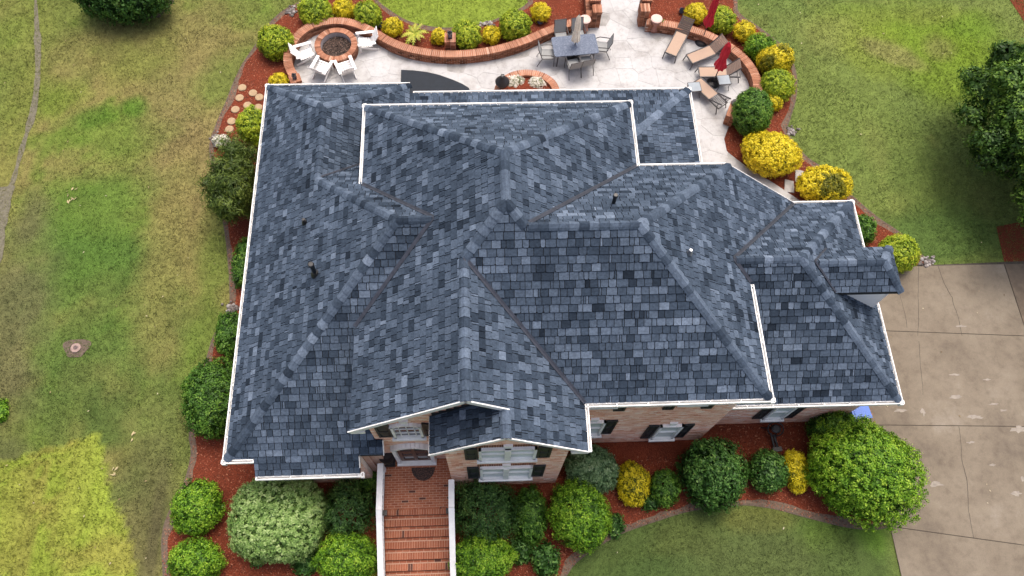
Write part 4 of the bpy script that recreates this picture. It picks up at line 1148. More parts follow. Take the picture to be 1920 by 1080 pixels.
def shrub(u, v, rpx, kind, label, ry=None, h=.85, cat='shrub', name=None, grp=None, **kw):
    """round shrub whose middle is seen at (u,v); rpx its half width and ry its half height in photo pixels"""
    global nsh; nsh += 1
    P = at(u, v, .6); r = rpx * depth(P) / FPX
    for _ in range(3):
        rz = r * h; P = at(u, v, rz * .82); r = rpx * depth(P) / FPX
    rw = r
    if ry is not None:
        t = ry * depth(P) / FPX; rw2 = (t * t - (rz * .41) ** 2) / .912 ** 2
        rw = math.sqrt(max(rw2, (.5 * t) ** 2))
    r *= .95; rw *= .95; rz *= .97
    zc = rz * .82
    o = empty(name or ('yellow_shrub' if kind == 'yellow' else 'shrub'), (P[0], P[1], 0), label, cat, grp)
    V, sh = foliage(r, rw, rz, kind, 100 + nsh, **kw); V = V + np.array([0, 0, zc])
    V[:, 2] = np.maximum(V[:, 2], .02)
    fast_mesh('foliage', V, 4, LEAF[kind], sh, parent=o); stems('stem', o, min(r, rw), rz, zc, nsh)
    return o
LB = 'clipped'
shrub(591, 21, 32, 'lime', 'large lime green ball shrub behind the fire pit wall, leftmost along the top edge')
shrub(645, 17, 20, 'yellow', 'small golden shrub between two lime green balls directly above the fire pit')
shrub(690, 28, 27, 'lime', 'lime green ball shrub just right of the golden one above the fire pit')
shrub(736, 51, 20, 'yellow', 'small golden ball shrub just left of the palm')
shrub(824, 69, 16, 'yellow', 'small golden ball shrub touching the left side of the middle brick pier')
shrub(875, 66, 29, 'lime', 'lime green ball shrub touching the right side of the middle brick pier')
shrub(921, 66, 18, 'yellow', 'small golden ball shrub between two lime green balls right of the middle brick pier')
shrub(966, 47, 32, 'lime', 'lime green ball shrub outside the wall near the dark garden spotlight')
shrub(1014, 23, 19, 'yellow', 'golden ball shrub above a dark spotlight, left of the path gate')
shrub(517, 78, 34, 'lime', 'lime green ball shrub left of the fire pit, outside the bend of the wall')
shrub(523, 153, 18, 'yellow', 'small golden shrub half hidden at the back left roof corner')
shrub(1304, 25, 21, 'yellow', 'golden shrub behind the upper closed red umbrella')
shrub(1353, 38, 27, 'lime', 'lime yellow ball shrub right of the upper closed red umbrella')
shrub(1395, 59, 21, 'yellow', 'golden ball shrub at the outer bend of the right patio wall, above the row')
shrub(1425, 89, 29, 'bright', 'mid green mounded shrub on the right bend, just above the mottled golden shrub', ry=24, tipcol=lambda P, s, g: s)
def mottled(P, s, g): return np.where(np.sin(P[:, 0] * 5 + 1) * np.sin(P[:, 1] * 6 + .5) > .25, s * .25, s)
shrub(1455, 113, 35, 'yellow', 'mottled golden shrub with green patches on the right bend of the patio', ry=28, tipcol=mottled)
shrub(1457, 160, 33, 'lime', 'lime green shrub below the mottled golden shrub, right of the patio wall')
shrub(1449, 190, 19, 'yellow', 'small golden shrub peeking out behind the tall dark green cone shrub')
shrub(1410, 211, 37, 'green', 'tall dark green egg shaped shrub at the lower end of the right patio wall', ry=46, h=1.25, lumps=.015, tipcol=lambda P, s, g: np.clip(s + .1, 0, 1))
shrub(1446, 289, 57, 'yellow', 'largest golden shrub, a wide mound right of the house wing', ry=46, h=.7)
def ringed(P, s, g):
    d = np.hypot(P[:, 0] - .05, P[:, 1] + .25); return np.where(d < .45 + .12 * np.sin(5 * np.arctan2(P[:, 1], P[:, 0])), s * .22, s)
shrub(1548, 346, 53, 'yellow', 'golden shrub with a green hole in the middle behind the garage roof', ry=37, h=.6, tipcol=ringed)
shrub(1620, 428, 22, 'green', 'small green shrub tucked against the right edge of the garage roof', ry=28)
shrub(1685, 474, 38, 'lime', 'round lime green ball shrub at the top corner of the driveway', lumps=.02)
# left side of the house
shrub(474, 238, 30, 'lime', 'yellowish green shrub at the left wall below the stepping stones', ry=36, h=1.2)
JP = at(440, 345, 1.4); o = empty('juniper', (JP[0], JP[1], 0), 'shaggy drooping juniper, the tall plume against the left gutter', 'shrub')
g = np.random.default_rng(31); VV, SS = [], []
for k in range(40):
    c = g.normal(size=3); c /= np.linalg.norm(c); c = c * np.array([.80, 1.45, 1.05]) * g.uniform(.35, .98); q = g.uniform(.28, .5)
    V, sh = foliage(q * .9, q * .9, q * 1.2, 'juniper', 700 + k, dens=.6, lumps=.18)
    VV.append(V + c + np.array([0, 0, 1.45])); SS.append(np.clip(sh + g.normal(0, .07), 0, 1))
V = np.concatenate(VV); V[:, 2] = np.maximum(V[:, 2], .03); fast_mesh('foliage', V, 4, LEAF['juniper'], np.concatenate(SS), parent=o); stems('stem', o, .7, 1.2, 1.3, 77, 7, .05)
shrub(415, 265, 18, 'flower', 'small white flowering shrub above the shaggy juniper', h=.6, ry=13)
shrub(458, 492, 22, 'green', 'narrow green shrub half under the left gutter, midway down the house', ry=48)
shrub(436, 626, 34, 'green', 'green shrub under the left gutter just above the biggest one on that side', ry=42)
shrub(402, 746, 58, 'green', 'biggest deep green shrub beside the left gutter', ry=75, h=.95, lumps=.06)
shrub(369, 951, 49, 'bright', 'green shrub with pale tips, upper of the pair in the front left corner', ry=50, lumps=.07)
shrub(367, 1052, 50, 'bright', 'green shrub cut by the bottom edge, lower of the pair in the front left corner', ry=40, lumps=.07)
shrub(523, 972, 87, 'pale', 'huge pale green flat topped shrub in front of the left wing', ry=80, h=.75, lumps=.03, square=2.6, open_=.09)
shrub(652, 955, 50, 'feather', 'dark feathery shrub in shade between the pale shrub and the stairs', ry=55, h=.8)
shrub(690, 893, 22, 'green', 'small green shrub in the niche left of the stair top', ry=28)
shrub(648, 1047, 60, 'bright', 'bright lime ball left of the stairs, cut by the bottom edge', ry=50)
shrub(572, 1048, 26, 'dark', 'low dark shrub between the pale shrub and the bright ball at the bottom', ry=28, h=.6)
shrub(913, 957, 60, 'feather', 'big dark feathery shrub right of the stairs below the bay windows', ry=62, h=.9)
shrub(995, 965, 32, 'green', 'upright mid green shrub beside the dark feathery one', ry=50, h=1.0, lumps=.05)
shrub(904, 1048, 62, 'bright', 'bright lime ball right of the stairs, cut by the bottom edge', ry=48)
shrub(1023, 1050, 27, 'dark', 'small glossy green shrub at the bottom between the two bright balls', ry=30, h=.8)
shrub(1090, 968, 60, 'bright', 'bright green round shrub in front of the grey green one by the bay corner', ry=62, h=.95)
shrub(1110, 880, 52, 'sage', 'grey green shrub under the right gable corner', ry=46, h=.8)
shrub(1187, 904, 33, 'yellow', 'golden shrub in the front bed next to the grey green one', ry=40, tipcol=lambda P, s, g: np.clip(s - .12, 0, 1))
shrub(1246, 915, 28, 'green', 'small round green shrub right of the front golden one', ry=34, h=1.0)
shrub(1221, 941, 17, 'dark', 'tiny dark green shrub at the foot of the small round one', ry=15, h=.7)
shrub(1337, 889, 62, 'dark', 'large dark glossy holly, centre of the front right bed', ry=65, h=1.0)
shrub(1440, 884, 38, 'dark', 'neat dark green clipped ball right of the large holly', ry=40, h=1.0, lumps=.015, tipcol=lambda P, s, g: np.clip(s + .12, 0, 1))
shrub(1492, 882, 24, 'yellow', 'golden upright shrub squeezed beside the giant bright green one', ry=40, h=1.0)
shrub(1560, 803, 42, 'green', 'dark green shrub behind the giant bright one, near the blue bin', ry=36, h=1.2)
shrub(1617, 880, 99, 'bright', 'giant bright green shrub at the left edge of the driveway', ry=96, h=.85, lumps=.085, dens=1.1)
shrub(1152, 985, 18, 'dark', 'small dark sprig right of the bright green round shrub', ry=20, h=.7)
shrub(976, 1030, 22, 'dark', 'low dark shrub between the feathery shrub and the bottom bright ball', ry=24, h=.7)
shrub(483, 1051, 11, 'dark', 'tiny green sprig on the mulch under the pale shrub', h=.6)
shrub(2, 770, 13, 'bright', 'small light green sprig at the far left edge of the lawn', h=.6, ry=22)
shrub(228, -18, 92, 'dark', 'wide dark green shrub cut by the top edge over the left lawn', ry=58, h=.75, lumps=.03)
for (u, v, t) in ((966, 153, 'left'), (1007, 155, 'right')):
    shrub(u, v, 17, 'flower', 'white flowering plant on the %s inside the curved brick planter' % t, h=.7, cat='flowers', name='flowering_plant')
# little palm
P = at(776, 60, .5); o = empty('palm', (P[0], P[1], 0), 'small yellowish palm with drooping fronds beside the curved wall', 'palm')
b = MB(); b.lathe([(.08, 0), (.09, .2), (.06, .42)], n=10); b.build('trunk', TRUNK, o)
g = np.random.default_rng(4)
for k in range(13):
    a = 2 * math.pi * k / 13 + g.uniform(-.15, .15); el = g.uniform(.1, .9); Lf = g.uniform(.5, .68); V = []; prev = np.array([0, 0, .42])
    for j in range(1, 8):
        t = j / 7; p = np.array([math.cos(a) * Lf * t, math.sin(a) * Lf * t, .42 + Lf * (math.sin(el) * t - .65 * t * t)])
        sd_ = np.array([-math.sin(a), math.cos(a), 0]); w_ = .11 * math.sin(math.pi * min(1, t * .9 + .1)) + .01
        for s_ in (-1, 1):
            V += [prev, prev + sd_ * s_ * w_ * .15, p + sd_ * s_ * w_ + np.array([math.cos(a), math.sin(a), -.3]) * .05, p]
        prev = p
    fast_mesh('frond', np.array(V), 4, LEAF['palm'], np.clip(g.normal(.5, .2, len(V) // 4), 0, 1), parent=o)
# big tree at the right
o = empty('tree', (26.2, 16.3, 0), 'big dark green broadleaf tree at the right edge above the driveway', 'tree')
P = at(1925, 245, 2.6); TX = float(P[0]) + .95; TY = float(P[1]) - .2; o.location = (TX, TY, 0)
b = MB(); g = np.random.default_rng(8); b.tube((0, 0, -.1), (.05, .05, 1.5), .24, .17, 10)
lobes = []
for k in range(130):
    zf = 1 - 2 * (k + .5) / 130; ph_ = 2.39996 * k; d = np.array([math.sqrt(1 - zf * zf) * math.cos(ph_), math.sqrt(1 - zf * zf) * math.sin(ph_), zf]) + g.normal(0, .12, 3); d[2] = abs(d[2]) * .95 - .3
    q = g.uniform(.62, 1.0); lobes.append((d * np.array([2.7, 3.7, 2.6]) * q + np.array([0, 0, 2.8]), g.uniform(.5, .95) * (1.25 - .5 * q)))
for (c, r) in lobes[:16]: b.tube((.05, .05, g.uniform(.9, 1.5)), tuple(c), .08, .02, 6)
b.build('trunk', TRUNK, o, smooth=True)
VV, SS = [], []
for i, (c, r) in enumerate(lobes):
    V, sh = foliage(r, r, r * .75, 'tree', 900 + i, dens=.62, lumps=.14, open_=.05)
    VV.append(V + c); SS.append(np.clip(sh + g.normal(0, .09), 0, 1))
V = np.concatenate(VV); V[:, 2] = np.maximum(V[:, 2], .05)
fast_mesh('crown', V, 4, LEAF['tree'], np.concatenate(SS), parent=o)
#@@PART5
# ------------------------------------------------------------------ GARDEN WALLS AND PIERS
def garden_wall(path, h, label, thick=.3, name='garden_wall'):
    path = np.array(path)[:, :2]; c0 = path.mean(0); O = (float(c0[0]), float(c0[1]), 0.0)
    w = empty(name, O, label, 'wall')
    d = np.gradient(path, axis=0); d /= np.linalg.norm(d, axis=1)[:, None]; nn = np.c_[-d[:, 1], d[:, 0]]
    b = MB(); n = len(path); hh = thick / 2 - .012
    A, B = path + nn * hh, path - nn * hh; zt = h - .03
    zt = h - .012; V = [(p[0], p[1], -.05) for p in A] + [(p[0], p[1], zt) for p in A] + [(p[0], p[1], zt) for p in B] + [(p[0], p[1], -.05) for p in B]
    F = []
    for k in range(3): F += [(k * n + i, k * n + i + 1, (k + 1) * n + i + 1, (k + 1) * n + i) for i in range(n - 1)]
    F += [(0, n, 2 * n, 3 * n), (n - 1, 4 * n - 1, 3 * n - 1, 2 * n - 1)]
    b.add(V, F); b.build('wall_core', WALLMORTAR, w, O)
    s = np.r_[0, np.cumsum(np.linalg.norm(np.diff(path, axis=0), axis=1))]; L = s[-1]
    pos = lambda t: (np.interp(t, s, path[:, 0]), np.interp(t, s, path[:, 1]))
    b = MB(); r_ = 0; z = .04; capz = h - .1
    while z < capz - .02:
        t = .105 if r_ % 2 else 0.0
        while t < L:
            x, y = pos(t); x2, y2 = pos(min(t + .2, L)); a = math.atan2(y2 - y, x2 - x)
            b.box(((x + x2) / 2, (y + y2) / 2, z + .03), (.2, thick + rs.uniform(-.006, .006), .064), a, float(np.clip(rs.normal(.42, .2), 0, 1))); t += .21
        z += .075; r_ += 1
    tag(b.build('bricks', WALLBRICK, w, O), kind='stuff')
    b = MB(); t = .04
    while t < L:
        x, y = pos(t); x2, y2 = pos(min(t + .02, L)); x1_, y1_ = pos(max(t - .02, 0)); a = math.atan2(y2 - y1_, x2 - x1_)
        b.box((x, y, h - .045 + rs.uniform(-.003, .003)), (.062, thick + .05, .1), a, float(np.clip(rs.normal(.62, .12), 0, 1))); t += .078
    tag(b.build('cap_bricks', WALLBRICK, w, O), kind='stuff')
    return w
garden_wall(wallL, WH, 'long curving low brick wall round the fire pit and left side of the patio')
garden_wall(wallR, WH, 'curved low brick wall behind the loungers at the right end of the patio')
def pier(u, v, h, label, sx=.38, sy=.38, rz=0.0, top=None):
    x, y = at2(u, v, h); o = empty('brick_pier', (x, y, 0), label, 'pier', rz=rz)
    b = MB(); b.box((0, 0, h / 2 - .04), (sx - .02, sy - .02, h - .06)); b.build('core', WALLMORTAR, o)
    z = .035; r_ = 0
    while z < h - .08:
        for s_ in (-1, 1):
            nb_ = max(1, round(sx / .2))
            for k in range(nb_):
                w_ = sx / nb_; b = MB(); b.box((-sx / 2 + w_ * (k + .5), s_ * (sy / 2 - .04), z + .033), (w_ - .01, .085, .065), sh=float(np.clip(rs.normal(.45, .2), 0, 1))); b.build('brick', WALLBRICK, o, center=True)
        b = MB()
        for s_ in (-1, 1): b.box((s_ * (sx / 2 - .045), 0, z + .033), (.085, sy - .19, .065), sh=float(np.clip(rs.normal(.45, .2), 0, 1)))
        b.build('brick', WALLBRICK, o, center=True)
        z += .075; r_ += 1
    n_ = max(2, round(sx / .075))
    for k in range(n_):
        w_ = (sx + .03) / n_; b = MB(); b.box((-(sx + .03) / 2 + w_ * (k + .5), 0, h - .04), (w_ - .008, sy + .03, .09), sh=float(np.clip(rs.normal(.6, .18), 0, 1))); b.build('cap_brick', WALLBRICK, o, center=True)
    return o, x, y
def lantern(x, y, z, label, k=1.0):
    o = empty('pier_lantern', (x, y, z), label, 'lantern')
    b = MB(); b.box((0, 0, .02), (.17 * k, .17 * k, .035)); b.box((0, 0, .25 * k), (.2 * k, .2 * k, .03)); b.lathe([(.11 * k, .26 * k), (.04 * k, .34 * k), (.015, .36 * k)], n=4)
    for sx_ in (-1, 1):
        for sy_ in (-1, 1): b.box((sx_ * .07 * k, sy_ * .07 * k, .14 * k), (.018, .018, .22 * k))
    b.build('frame', BLACK, o); b = MB(); b.box((0, 0, .135 * k), (.125 * k, .125 * k, .2 * k)); b.build('glass', plain('lantern_glass', (.16, .18, .24, 1), .1, .1), o)
_, x, y = pier(844, 70, .85, 'brick pier interrupting the long curved wall, halfway along', .42, .45); lantern(x, y, .85, 'dark lantern on the pier halfway along the curved wall')
_, x, y = pier(553, 147, .62, 'short brick pier ending the curved wall near the back left roof corner', .42, .36, .35); lantern(x, y, .62, 'dark lantern on the pier near the back left roof corner', .8)
_, x, y = pier(1120, 16, .95, 'brick gate pier on the left of the path at the top', .36, .4)
_, x, y = pier(1210, 14, .95, 'brick gate pier on the right of the path at the top', .36, .4)
_, x, y = pier(1116, -6, 1.0, 'far brick gate pier left of the path, cut by the top edge', .4, .4); lantern(x + .05, y, 1.0, 'dark lantern on the far left gate pier', .8)
_, x, y = pier(1213, -6, 1.0, 'far brick gate pier right of the path, cut by the top edge', .4, .4); lantern(x - .02, y, 1.0, 'dark lantern on the far right gate pier', .8)
_, x, y = pier(1375, 205, .62, 'slanted brick pier beside the tall dark green cone shrub', .34, .75, -.42)
b = MB(); b.lathe([(.02, 0), (.15, .02), (.17, .1), (.1, .2), (.02, .23)], n=7); o = b.build('stone', plain('grey_rock', (.13, .12, .12, 1), .9, .35, 8)); o.location = (x + .1, y + .26, .6); tag(o, 'grey rock resting on the slanted brick pier', 'rock')
p0, p1 = np.array(at2(1103, -20, WH)), np.array(at2(1108, 33, WH)); garden_wall(resample([p0, p1], .1), WH + .05, 'short brick wall running back from the left gate pier')
# curved brick planter against the house
pc = (1.86, 19.35); arc = [(pc[0] + 1.15 * math.cos(t), pc[1] + .95 * math.sin(t)) for t in np.linspace(-.35, math.pi + .35, 60)]
pw = garden_wall(resample(arc, .08), .42, 'half round brick planter behind the rear eave with white flowers in it', .24, 'brick_planter'); pw['category'] = 'planter'
b = MB(); k = len(arc); b.add([(x, y, .3) for x, y in arc], [tuple(range(k))]); o = b.build('soil', MULCH, pw, (pw.location[0], pw.location[1], 0))
# fire pit
fx, fy = at2(630, 84, .45); FO = (fx, fy, 0)
fp = empty('fire_pit', FO, 'round brick fire pit filled with dark wood chips inside the wall bend', 'fire pit')
b = MB(); n_ = 40; V = [(r * math.cos(2 * math.pi * i / n_), r * math.sin(2 * math.pi * i / n_), z) for r, z in ((.83, 0), (.83, .43), (.63, .43), (.63, 0)) for i in range(n_)]
b.add(V, [(k * n_ + i, k * n_ + (i + 1) % n_, (k + 1) * n_ + (i + 1) % n_, (k + 1) * n_ + i) for k in range(3) for i in range(n_)]); b.build('core', WALLMORTAR, fp)
b = MB()
for r_ in range(5):
    for k in range(25):
        a = 2 * math.pi * (k + (.5 if r_ % 2 else 0)) / 25; b.box((.79 * math.cos(a), .79 * math.sin(a), .05 + .075 * r_), (.1, .187, .064), a, float(np.clip(rs.normal(.4, .2), 0, 1)))
tag(b.build('bricks', WALLBRICK, fp), kind='stuff')
for k in range(62):
    a = 2 * math.pi * k / 62; b = MB(); b.box((0, 0, 0), (.24, .07, .09), a, float(np.clip(rs.normal(.62, .16), 0, 1))); o = b.build('cap_brick', WALLBRICK, fp); o.location = (.735 * math.cos(a), .735 * math.sin(a), .445)
b = MB(); n_ = 40
for (r0, z0, r1, z1) in ((.612, .47, .60, .12),):
    V = [(r0 * math.cos(2 * math.pi * i / n_), r0 * math.sin(2 * math.pi * i / n_), z0) for i in range(n_)] + [(r1 * math.cos(2 * math.pi * i / n_), r1 * math.sin(2 * math.pi * i / n_), z1 + .08) for i in range(n_)]
    b.add(V, [(i, n_ + i, n_ + (i + 1) % n_, (i + 1) % n_) for i in range(n_)])
b.build('inner_ring', plain('fire_ring', (.36, .32, .32, 1), .8, .25, 8), fp)
b = MB(); b.lathe([(.6, .16), (.59, .21), (.3, .24), (.05, .242)], n=30); b.build('ash_bed', plain('pit_ash', (.045, .03, .022, 1), .95, .5, 25, bm=.8), fp)
g = np.random.default_rng(2); n_ = 1600; a = g.uniform(0, 6.28, n_); r_ = .57 * np.sqrt(g.uniform(0, 1, n_)); A = np.zeros((n_, 4, 3)); th = g.uniform(0, 3.14, n_)
for j, (p, q) in enumerate(((-1, -1), (1, -1), (1, 1), (-1, 1))):
    A[:, j, 0] = r_ * np.cos(a) + p * .035 * np.cos(th) - q * .012 * np.sin(th); A[:, j, 1] = r_ * np.sin(a) + p * .035 * np.sin(th) + q * .012 * np.cos(th); A[:, j, 2] = .25 + g.uniform(0, .03, n_) + p * g.uniform(-.02, .02, n_)
tag(fast_mesh('wood_chips', A.reshape(-1, 3), 4, shaded('pit_chip', [(0, C4(.012, .01, .008)), (.6, C4(.06, .035, .025)), (1, C4(.2, .13, .1))]), g.uniform(0, 1, n_), parent=fp), kind='stuff')

# ------------------------------------------------------------------ FURNITURE
PZ = .06
# white slatted garden chairs, front along +Y
def adirondack(label):
    o = empty('adirondack_chair', (0, 0, PZ), label, 'chair', 'white garden chairs round the fire pit')
    def p(n, *bars):
        b = MB()
        for q in bars: b.bar(*q)
        return b.build(n, WHITE, o)
    for k in range(6):
        t = k / 5; y = .28 - .52 * t; z = .37 - .11 * t; p('seat_slat', ((-.27, y, z), (.27, y, z), .085, .022))
    for k in range(6):
        x = -.235 + .094 * k; hh = .93 - .9 * (abs(x) ** 2) * .9; p('back_slat', ((x * .9, -.22, .24), (x * 1.12, -.58, hh), .082, .02, .5, (0, 1, .5)))
    p('back_rail', ((-.3, -.37, .5), (.3, -.37, .5), .05, .03)); p('back_rail', ((-.29, -.50, .74), (.29, -.50, .74), .05, .03))
    for s_ in (-1, 1):
        p('armrest', ((s_ * .33, -.42, .54), (s_ * .35, .38, .57), .14, .025)); p('leg', ((s_ * .31, .3, 0), (s_ * .31, .3, .56), .09, .03)); p('leg', ((s_ * .29, .34, .34), (s_ * .28, -.5, .02), .03, .1))
    return o
for (u, v, lb) in ((572, 99, 'white slatted garden chair left of the fire pit'), (604, 126, 'white slatted garden chair below the fire pit, left of the front two'), (648, 126, 'white slatted garden chair below the fire pit, right of the front two'), (686, 77, 'white slatted garden chair right of the fire pit')):
    c = adirondack(lb); x, y = at2(u, v, .4); c.scale = (.9, .9, .9); c.location = (x, y, PZ); c.rotation_euler.z = math.atan2(fy - y, fx - x) - math.pi / 2
# dining set
SLING = plain('grey_sling', (.24, .25, .25, 1), .7, .1, 30); DKM = plain('dark_bronze', (.05, .048, .05, 1), .5, .15, 20)
mt, nt, bs = base_mat('blue_slate_top')
n1 = noise(nt, 22, 5, .75); r1 = ramp(nt, n1.outputs[0], [(.3, C4(.06, .075, .11)), (.5, C4(.115, .14, .19)), (.7, C4(.21, .24, .30))]); nt.links.new(r1.outputs[0], bs.inputs[0]); bs.inputs['Roughness'].default_value = .7; bs.inputs['Specular IOR Level'].default_value = .2
SLATE = mt
tx, ty = at2(1078, 86, .74); trz = .10
T = empty('dining_table', (tx, ty, PZ), 'rectangular patio table with a mottled blue grey stone top', 'table', rz=trz)
b = MB(); hw, hd_, rr = .90, .50, .1; pl = []
for cx_, cy_, a0 in ((hw - rr, hd_ - rr, 0), (-hw + rr, hd_ - rr, 1), (-hw + rr, -hd_ + rr, 2), (hw - rr, -hd_ + rr, 3)):
    for k in range(5): t = (a0 + k / 4) * math.pi / 2; pl.append((cx_ + rr * math.cos(t), cy_ + rr * math.sin(t), .73))
b.prism(pl, .04); b.build('tabletop', SLATE, T)
b = MB(); b.box((0, 0, .66), (1.6, .8, .05)); b.build('apron', DKM, T)
for sx_ in (-1, 1):
    for sy_ in (-1, 1): b = MB(); b.tube((sx_ * .72, sy_ * .36, .66), (sx_ * .76, sy_ * .38, 0), .03, .022); b.build('leg', DKM, T)
def dchair(label):
    o = empty('patio_chair', (0, 0, PZ), label, 'chair', 'grey sling chairs round the patio table')
    b = MB(); b.bar((0, -.22, .42), (0, .24, .44), .46, .025); b.build('seat', SLING, o)
    b = MB(); b.bar((0, -.24, .44), (0, -.40, .95), .46, .02, up=(0, 1, 0)); b.build('backrest', SLING, o)
    b = MB()
    for s_ in (-1, 1): b.path([(s_ * .24, .24, .43), (s_ * .24, -.23, .41), (s_ * .24, -.41, .97)], .016)
    b.tube((-.24, -.41, .97), (.24, -.41, .97), .016); b.build('frame', DKM, o)
    for s_ in (-1, 1):
        b = MB(); b.path([(s_ * .26, -.30, .66), (s_ * .28, .1, .66), (s_ * .27, .24, .58)], .018); b.build('armrest', DKM, o)
        b = MB(); b.path([(s_ * .27, .24, .58), (s_ * .26, .26, 0)], .014); b.build('leg', DKM, o)
        b = MB(); b.path([(s_ * .24, -.22, .42), (s_ * .26, -.34, .18), (s_ * .26, -.42, 0)], .014); b.build('leg', DKM, o)
    return o
co, si = math.cos(trz), math.sin(trz)
for (lx, ly, rz, lb) in ((-.42, .74, math.pi, 'grey sling chair behind the table, left of the cream umbrella'), (.30, .76, math.pi + .05, 'grey sling chair behind the table, right of the cream umbrella'),
                         (-.16, -.70, .12, 'grey sling chair pushed to the near side of the table, left one'), (.36, -.62, .08, 'grey sling chair pushed to the near side of the table, right one'),
                         (-1.10, -.08, -math.pi / 2 - .12, 'grey sling chair at the left end of the patio table'), (1.12, .06, math.pi / 2 - .25, 'grey sling chair at the right end of the patio table')):
    c = dchair(lb); c.location = (tx + lx * co - ly * si, ty + lx * si + ly * co, PZ); c.rotation_euler.z = rz + trz
# closed umbrellas
def umbrella(x, y, label, fab, h=2.5, z0=1.15, r=.17, base=True, lean=(0, 0)):
    o = empty('closed_umbrella', (x, y, PZ), label, 'umbrella')
    b = MB(); b.tube((0, 0, 0), (lean[0], lean[1], h + .06), .022, .018, 8); b.build('pole', DKM, o)
    b = MB(); n_ = 16
    b.lathe([(r, z0), (r * 1.12, z0 + .1), (r * .95, z0 + .3), (r * .62, z0 + .5), (r * .7, z0 + .62), (r * .68, z0 + .95), (r * .5, h - .12), (.03, h)], n=n_, flute=.16)
    V = np.array(b.v); g_ = np.random.default_rng(int(abs(x) * 10)); V[:, :2] += np.outer(V[:, 2] / h, lean); V[:, :2] *= (1 + .06 * g_.normal(size=(len(V), 1))); V[:, 2] += g_.normal(0, .02, len(V)) * (V[:, 2] < z0 + .05); b.v = [tuple(q) for q in V]
    b.build('canopy', fab, o, smooth=False)
    b = MB(); b.lathe([(r * .74, z0 + .54), (r * .76, z0 + .56), (r * .74, z0 + .6)], (lean[0] * .6, lean[1] * .6, 0), 16); b.build('tie_strap', fab, o)
    if base:
        b = MB(); b.lathe([(.27, 0), (.27, .05), (.22, .1), (.07, .14), (.05, .34), (.03, .35)], n=20); b.build('base', BLACK, o)
    return o
REDF = plain('red_canvas', (.50, .012, .03, 1), .8, .15, 12); CREAM = plain('cream_canvas', (.80, .78, .66, 1), .85, .12, 10)
umbrella(tx, ty, 'closed cream umbrella standing through the patio table', CREAM, 2.35, 1.0, .15)
x, y = at2(1315, 79, PZ); umbrella(x, y, 'closed red umbrella on a black base behind the upper loungers', REDF, 2.75, 1.05, .17)
x, y = at2(1337, 156, PZ); umbrella(x, y, 'closed red umbrella on a black base between the lower loungers', REDF, 2.35, .95, .2)
# loungers: foot at the origin side -Y, head +Y
TAN = plain('tan_sling', (.36, .255, .185, 1), .75, .08, 30); BRN = plain('brown_sling', (.20, .145, .115, 1), .75, .12, 30); DBR = plain('dark_brown_sling', (.075, .055, .045, 1), .75, .12, 30)
def lounger(foot, hinge, ang, label, bmat, hl=.66, gap=0):
    fx_, fy_ = at2(*foot, .36); hx, hy = at2(*hinge, .36); rz = math.atan2(hy - fy_, hx - fx_) - math.pi / 2; Ls = math.hypot(hx - fx_, hy - fy_)
    o = empty('sun_lounger', (fx_, fy_, PZ), label, 'sun lounger', 'sling loungers at the right end of the patio', rz); hw = .25
    b = MB(); b.bar((0, .03, .33), (0, Ls, .35), hw * 2 - .05, .02); b.build('seat', TAN, o)
    ca, sa = math.cos(ang), math.sin(ang); n_ = 9
    for k in range(n_):
        t0, t1 = hl * (k + gap) / n_ + .01, hl * (k + 1) / n_; b = MB(); b.bar((0, Ls + ca * t0, .36 + sa * t0), (0, Ls + ca * t1, .36 + sa * t1), hw * 2 - .05, .018, up=(0, -sa, ca)); b.build('back_slat', bmat, o)
    for s_ in (-1, 1):
        b = MB(); b.bar((s_ * hw, 0, .33), (s_ * hw, Ls + .55, .33), .035, .05); b.build('side_rail', DKM, o)
        b = MB(); b.bar((s_ * hw, Ls, .36), (s_ * hw, Ls + ca * (hl + .02), .36 + sa * (hl + .02)), .03, .04); b.build('back_rail', DKM, o)
        for yy, y2_ in ((.04, -.05), (Ls + .45, Ls + .56)): b = MB(); b.tube((s_ * hw, yy, .33), (s_ * (hw + .02), y2_, 0), .02); b.build('leg', DKM, o)
        b = MB(); b.tube((s_ * (hw - .04), Ls + ca * .5, .36 + sa * .5), (s_ * (hw - .04), Ls + .42, .33), .013); b.build('strut', DKM, o)
    b = MB(); b.bar((-hw, 0, .33), (hw, 0, .33), .035, .05); b.bar((-hw, Ls + .55, .33), (hw, Ls + .55, .33), .035, .04); b.build('cross_rail', DKM, o)
    b = MB(); b.bar((-hw - .02, Ls - .1, .5), (-hw - .02, Ls - .1, .35), .02, .02); b.build('arm_bracket', DKM, o)
    return o
lounger((1257, 103), (1278, 64), .62, 'sun lounger with a dark brown back, leftmost of the four', DBR)
lounger((1292, 112), (1335, 95), .75, 'sun lounger between the two red umbrellas', BRN)
lounger((1310, 136), (1361, 136), .85, 'sun lounger crossed by the lower red umbrella', BRN)
lounger((1305, 152), (1337, 182), .42, 'sun lounger nearest the roof corner, its back a bare frame of bars', DKM, gap=.5)
def stable(u, v, label):
    x, y = at2(u, v, .45); o = empty('side_table', (x, y, PZ), label, 'side table', rz=.08)
    b = MB(); b.box((0, 0, .43), (.46, .42, .02)); b.build('tabletop', plain('frosted_glass', (.24, .28, .31, 1), .6, .08), o)
    b = MB()
    for p, q in (((-.24, -.22), (.24, -.22)), ((.24, -.22), (.24, .22)), ((.24, .22), (-.24, .22)), ((-.24, .22), (-.24, -.22))): b.bar((*p, .42), (*q, .42), .025, .035)
    b.build('frame', DKM, o)
    for sx_ in (-1, 1):
        for sy_ in (-1, 1): b = MB(); b.path([(sx_ * .23, sy_ * .21, .41), (sx_ * .2, sy_ * .18, .2), (sx_ * .25, sy_ * .23, 0)], .012); b.build('leg', DKM, o)
